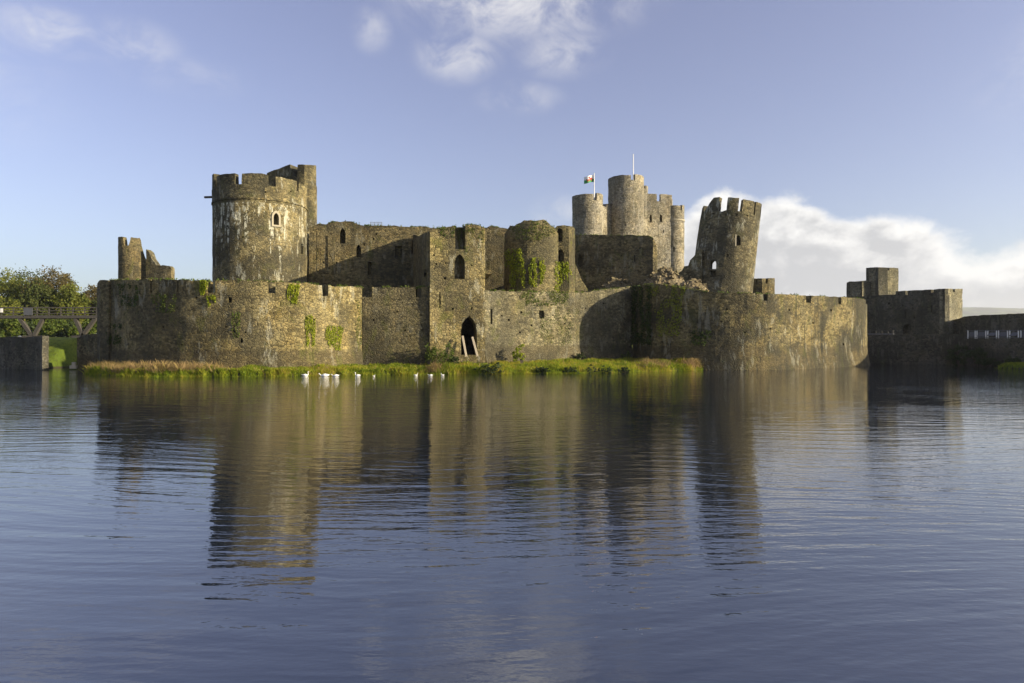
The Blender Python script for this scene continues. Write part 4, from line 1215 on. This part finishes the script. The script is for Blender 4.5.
# shrubs on the castle bank
def bz(px, D):
    d0, d1 = lin(SHORE, px), lin(WALLD, px)
    return bank_z(px, (D - d0) / (d1 - d0))
BS = [('sprawling green shrub at the wall foot beside the gate arch', 438, 86.2, 3.8, 2.6, 'shrub', 1900), ('thin green shrub climbing the wall beside the sprawling shrub', 428, 86.6, 1.3, 3.0, 'shrub', 600),
      ('low leafy shrub at the jamb of the gate arch', 452, 86.3, 2.2, 1.2, 'shrub_dark', 700),
      ('upright yellow green bush standing alone against the pale curtain wall', 520.5, 90.3, 1.9, 3.0, 'ivy_bright', 1300),
      ('dark waterside bush below the gate arch', 488, 82.9, 3.8, 1.0, 'shrub_dark', 1300), ('round dark waterside bush below the upright yellow bush', 543, 84.0, 2.2, 0.8, 'shrub_dark', 800),
      ('dark green waterside bush below the pale curtain wall', 571, 84.5, 2.4, 0.8, 'shrub_dark', 800), ('wide dark waterside tuft below the shaded wall', 598, 86.0, 3.0, 0.75, 'shrub_dark', 900),
      ('low bush at the foot of the shaded curtain wall', 581, 99.5, 2.0, 1.1, 'shrub_dark', 500), ('small tuft by the end of the bank below the ivy', 626, 105.5, 1.5, 1.2, 'shrub', 400),
      ('small waterside tuft below the ivy clad bastion', 625, 88.2, 1.6, 0.7, 'shrub_dark', 400)]
for k, (lb, px, D, wd, hg, mt, n) in enumerate(BS):
    shrub(lb, px, D, bz(px, D), wd, hg, M[mt], 120 + k, n, (.10, .22), group=None, upright=hg > wd)
for k, (lb, px, D, z0, wd, hg, n) in enumerate([('dark bush at the water below the dam railing', 957, 116.6, -.1, 4.2, 3.6, 1200), ('wider dark bush hanging over the water below the dam railing', 974, 113.0, -.1, 4.4, 3.0, 1300),
                                                ('low dark bush at the end of the dam bank', 989, 109.5, .0, 3.0, 1.5, 900), ('long low dark bush on the dam bank', 1012, 104.5, .5, 3.0, .9, 900)]):
    shrub(lb, px, D, z0, wd, hg, M['shrub_dark'], 160 + k, n, (.18, .34), group='bushes at the foot of the dam')


def blades(name, label, n, seed, sample, mat, hrange, wrange, kind=None):
    rng = random.Random(seed); V, Fc = [], []
    for _ in range(n):
        p, sc = sample(rng)
        if p is None: continue
        hg = rng.uniform(*hrange) * sc; wd = rng.uniform(*wrange)
        a = rng.uniform(0, math.pi); u = Vector((math.cos(a), math.sin(a), 0)) * wd
        ln = Vector((rng.gauss(0, .28), rng.gauss(0, .28), 1)) * hg
        k = len(V)
        V += [p - u * .5, p + u * .5, p + u * .35 + ln * .6, p + ln * 1.0 + Vector((ln.x, ln.y, 0)) * .4, p - u * .35 + ln * .6]
        Fc.append((k, k + 1, k + 2, k + 3, k + 4))
    o = mesh_obj(name, (V, Fc), mat)
    return setp(o, label, None, None, kind)


def s_bank(rng):
    px = rng.uniform(86, 703)
    t = rng.random() ** 1.6 * 0.97
    p = bank_pt(px, t) - Vector((0, 0, .05))
    sc = 0.55 + 1.3 * max(0, noise.noise((p.x * .45, p.y * .45, 0)) + .2) + .5 * max(0, noise.noise((p.x * 1.3, p.y * 1.3, 5)))
    if t > .25: sc *= 0.75
    return p, sc
blades('bank_grass', None, 90000, 31, s_bank, M['reeds'], (.30, .62), (.05, .11), 'stuff')


def s_tan(rng):
    r = rng.random()
    if r < .62: px = rng.choice([rng.gauss(120, 22), rng.gauss(175, 25)]); t = rng.uniform(.1, .8)
    elif r < .72: px = rng.gauss(437, 6); t = rng.uniform(.03, .3)
    elif r < .86: px = rng.gauss(655, 7); t = rng.uniform(.1, .6)
    elif r < .97: px = rng.gauss(693, 4); t = rng.uniform(.1, .7)
    else: px = rng.uniform(250, 640); t = rng.uniform(.05, .5)
    if not 87 < px < 702: return None, 1
    p = bank_pt(px, t) - Vector((0, 0, .05))
    return p, (1.0 + .5 * noise.noise((p.x * .8, p.y * .8, 4))) * (1.0 if px < 220 else 0.8)
blades('dry_reeds', None, 7000, 32, s_tan, M['tan_reeds'], (.5, 1.15), (.04, .08), 'stuff')


def s_lawn(rng):
    x = rng.uniform(73, 78); y = rng.uniform(88, 105)
    return Vector((x, y, ground_z(x, y) - .05)), 1
blades('dam_grass', None, 5000, 33, s_lawn, M['reeds'], (.25, .5), (.05, .1), 'stuff')

# ivy and tufts on the walls
STONES = [o for o in SC.objects if o.type == 'MESH' and o.name.split('.')[0] in ('masonry', 'merlon', 'front_wall', 'side_wall')]
BV = world_bvh(STONES)


def ivy(label, px0, px1, py0, py1, n, mat, seed, size=(.14, .30), out=(.03, .30), taper=True, name='ivy', cat='ivy'):
    rng = random.Random(seed)
    pts = []
    lp = None
    for _ in range(n * 3):
        u, v = rng.random(), rng.random()
        cxn = abs(u - .5) * 2
        nn = noise.noise((u * 4.1 + seed, v * 1.3, seed * .7)) + .6 * noise.noise((u * 13 + seed, v * 4, 1.1))
        if taper and (cxn ** 1.6 + max(0, v - .45) * 1.1 + max(0, .12 - v) * 3) > .85 + nn * .8: continue
        if nn < -.12: continue
        loc, nor = hit(BV, px0 + (px1 - px0) * u, py0 + (py1 - py0) * v)
        if loc is None: continue
        pts.append(loc + nor * rng.uniform(*out) + Vector((0, 0, rng.gauss(0, .08))))
        if lp is None or loc.z < lp.z: lp = loc
        if len(pts) >= n: break
    if not pts: return
    V, Fc = leaf_mesh(pts, rng, size[0], size[1], 0.6)
    return setp(mesh_obj(name, (V, Fc), mat, loc=tuple(lp)), label, cat, None)


ivy('broad sheet of dark ivy draped over the corner of the bastion', 630, 652, 286, 344, 1900, M['ivy_dark'], 1, (.16, .34), (.05, .4), False)
ivy('ragged green ivy spreading below the brown mound beside the dark sheet', 646, 690, 285, 336, 1500, M['ivy_bright'], 23, (.10, .22), (.03, .25))
ivy('dark ivy patch low on the shaded bastion wall', 686, 712, 330, 345, 300, M['ivy_dark'], 2)
ivy('bright ivy hanging on the shaded side of the stout ruined tower', 506, 527, 249, 287, 1500, M['ivy_bright'], 3, (.12, .26))
ivy('bright ivy hanging down the middle of the stout ruined tower', 528, 545, 258, 286, 1100, M['ivy_bright'], 4, (.12, .26))
ivy('bright yellow ivy on the ragged pier beside the stout tower', 552, 571, 262, 292, 900, M['ivy_bright'], 5, (.12, .26))
ivy('thin green growth on top of the stout ruined tower', 508, 556, 219, 240, 700, M['shrub'], 6, (.10, .22))
ivy('long yellow growth hanging from the top of the pale curtain wall', 520, 568, 291, 306, 1000, M['shrub'], 7, (.10, .22))
ivy('green creeper low on the pale curtain wall beside the shadow edge', 554, 580, 306, 346, 620, M['shrub'], 8, (.08, .18), (.02, .2))
ivy('small green creeper under the hole in the pale curtain wall', 538, 558, 317, 344, 380, M['shrub'], 9, (.08, .18), (.02, .2))
ivy('yellow moss growth high on the merlon left of the wide notch', 198, 207, 281, 294, 700, M['ivy_bright'], 10, (.10, .2), (.02, .15))
ivy('yellow weed growing from the third long merlon of the curved bastion', 287, 300, 284, 303, 840, M['ivy_bright'], 11, (.10, .2), (.02, .15))
ivy('tall green weed low on the curved bastion wall', 305, 316, 316, 346, 840, M['ivy_bright'], 12, (.10, .2), (.02, .15))
ivy('broad yellow green weed patch low on the curved bastion near its corner', 325, 343, 326, 350, 1200, M['ivy_bright'], 13, (.10, .2), (.02, .15))
ivy('thin green weed streak in the middle of the curved bastion wall', 232, 241, 311, 338, 260, M['shrub'], 14, (.10, .2), (.02, .15))
ivy('little yellow weed below the wide notch of the curved bastion', 207, 216, 296, 306, 320, M['ivy_bright'], 15, (.10, .2), (.02, .15))
ivy('dark green creeper high on the shaded end of the curved bastion', 118, 140, 284, 306, 500, M['ivy_dark'], 16, (.10, .22), (.02, .15))
ivy('dark creeper low on the shaded end of the curved bastion', 106, 126, 324, 344, 400, M['ivy_dark'], 17, (.10, .22), (.02, .15))
ivy('pale leafed creeper trailing below the notch in the bastion', 152, 178, 294, 312, 350, M['shrub'], 18, (.10, .2), (.02, .15))
ivy('mossy growth over the top of the gate tower', 456, 484, 228, 252, 500, M['shrub'], 19, (.08, .18), (.02, .12))
ivy('mossy fringe on the shoulder of the gate tower', 440, 456, 228, 238, 200, M['shrub'], 20, (.08, .18), (.02, .12))
ivy('yellow moss strip at the corner of the curved bastion', 355, 362, 300, 345, 260, M['shrub'], 21, (.08, .18), (.02, .1))

def top_growth(parent, spec, px0, px1, n, seed, thick, mat='shrub', rise=.28):
    rng = random.Random(seed); pts = []
    for _ in range(n * 4):
        px = rng.uniform(px0, px1)
        if noise.noise((px * .11, seed, 0)) + .6 * noise.noise((px * .5, seed, 4)) < .02: continue
        D, py = interp(spec, px)
        p = P(px, D, py)
        pts.append(p + Vector((rng.uniform(-.1, .1), rng.uniform(-.08, thick * .6), rng.uniform(-.22, rise) * rng.random())))
        if len(pts) >= n: break
    mesh_obj('top_growth', leaf_mesh(pts, rng, .10, .24, .0), M[mat], parent)


top_growth(t_bl, BL, 110, 362, 1500, 3, 1.2)
top_growth(t_c1, C1, 372, 429, 300, 4, 1.2)
top_growth(t_c2, C2, 486, 632, 1600, 5, 1.6)
top_growth(t_br, BR, 633, 762, 900, 6, 1.2)
top_growth(t_br, BR, 766, 864, 300, 7, 1.2)
top_growth(hall, HL, 316, 520, 1500, 8, 1.6)
top_growth(ew, EW, 575, 656, 500, 9, 1.7)
top_growth(gt, GT, 431, 484, 500, 10, 1.5)

# ------------------------------------------------------------------ swans and small birds
def swan_mesh(upright):
    """one continuous bird: tail, body, s-shaped neck, head and beak, nose towards +x"""
    neck = [(.30, .10, .085), (.40, .24, .058), (.40, .40, .048), (.36, .54, .045), (.37, .64, .05), (.44, .68, .058), (.53, .655, .030), (.62, .62, .014)] if upright else \
           [(.32, .08, .085), (.43, .13, .058), (.52, .20, .05), (.57, .28, .048), (.62, .32, .055), (.70, .295, .03), (.78, .25, .014)]
    ch = [(-.64, .19, .02), (-.52, .16, .065), (-.33, .13, .135), (-.08, .13, .20), (.10, .11, .175), (.22, .10, .125)] + neck
    return ch


def swan(label, px, py, length, flip, upright, group='white birds along the bank'):
    D = H * F / (py - HY)
    k = length / 1.3
    ch = swan_mesh(upright); length *= 0.66
    sg = -1 if flip else 1
    n = 10
    V, Fc, fm = [], [], []
    pts = [Vector((a, 0, b)) for a, b, c in ch]
    for i, (p, (a, b, r)) in enumerate(zip(pts, ch)):
        d = (pts[min(i + 1, len(pts) - 1)] - pts[max(i - 1, 0)]).normalized()
        up = Vector((-d.z, 0, d.x)); sd = Vector((0, 1, 0))
        wide = 1.15 if i < 6 else 0.9
        for j in range(n):
            t = 2 * math.pi * j / n
            q = p + up * (r * math.cos(t)) + sd * (r * wide * math.sin(t))
            V.append(Vector((q.x * k * sg, q.y * k, q.z * k)))
    for i in range(len(ch) - 1):
        for j in range(n):
            q = (i * n + j, i * n + (j + 1) % n, (i + 1) * n + (j + 1) % n, (i + 1) * n + j)
            Fc.append(q); fm.append(1 if i >= len(ch) - 3 + 0 and i >= len(ch) - 2 else 0)
    Fc.append(tuple(range(n))); fm.append(0)
    Fc.append(tuple(range((len(ch) - 1) * n, len(ch) * n))); fm.append(1)
    base = Vector(((px - 512) / F * D, D, 0.0))
    V = [v + base for v in V]
    o = mesh_obj('swan' if length > .75 else 'water_bird', (V, Fc), None, loc=tuple(base), smooth=True, mats=[M['feather'], M['beak']], fmat=fm)
    return setp(o, label, 'bird', group)


swan('white swan with raised neck, farthest from the gate arch', 305.6, 375.9, .95, False, True)
swan('largest white swan, floating low beside the two closest birds', 324.5, 376.3, 1.25, True, False)
swan('white swan right behind the largest swan', 335.5, 376.3, .95, True, False)
swan('white bird with raised neck between the swans and the tiny bird', 357.5, 376.0, .80, True, True)
swan('tiny white bird alone on the water', 374, 376.2, .35, False, True)
swan('small upright white bird before the tan reeds', 416, 375.6, .55, False, True)
swan('small hunched white bird in the middle of three beside tan reeds', 430.5, 375.6, .6, True, False)
swan('small white bird closest to the gate arch', 442.5, 375.4, .5, True, True)

# ------------------------------------------------------------------ haze
hb = box((0, 0, 210), (14400, 14400, 440))
hz, t, o_ = material('haze_air')
pv = t.new('ShaderNodeVolumePrincipled'); pv.inputs['Color'].default_value = (0.86, 0.90, 1.0, 1)
pv.inputs['Density'].default_value = 0.00008
pv.inputs['Anisotropy'].default_value = 0.3
t.l.new(pv.outputs[0], o_.inputs['Volume'])
setp(mesh_obj('haze', hb, hz), kind='stuff')
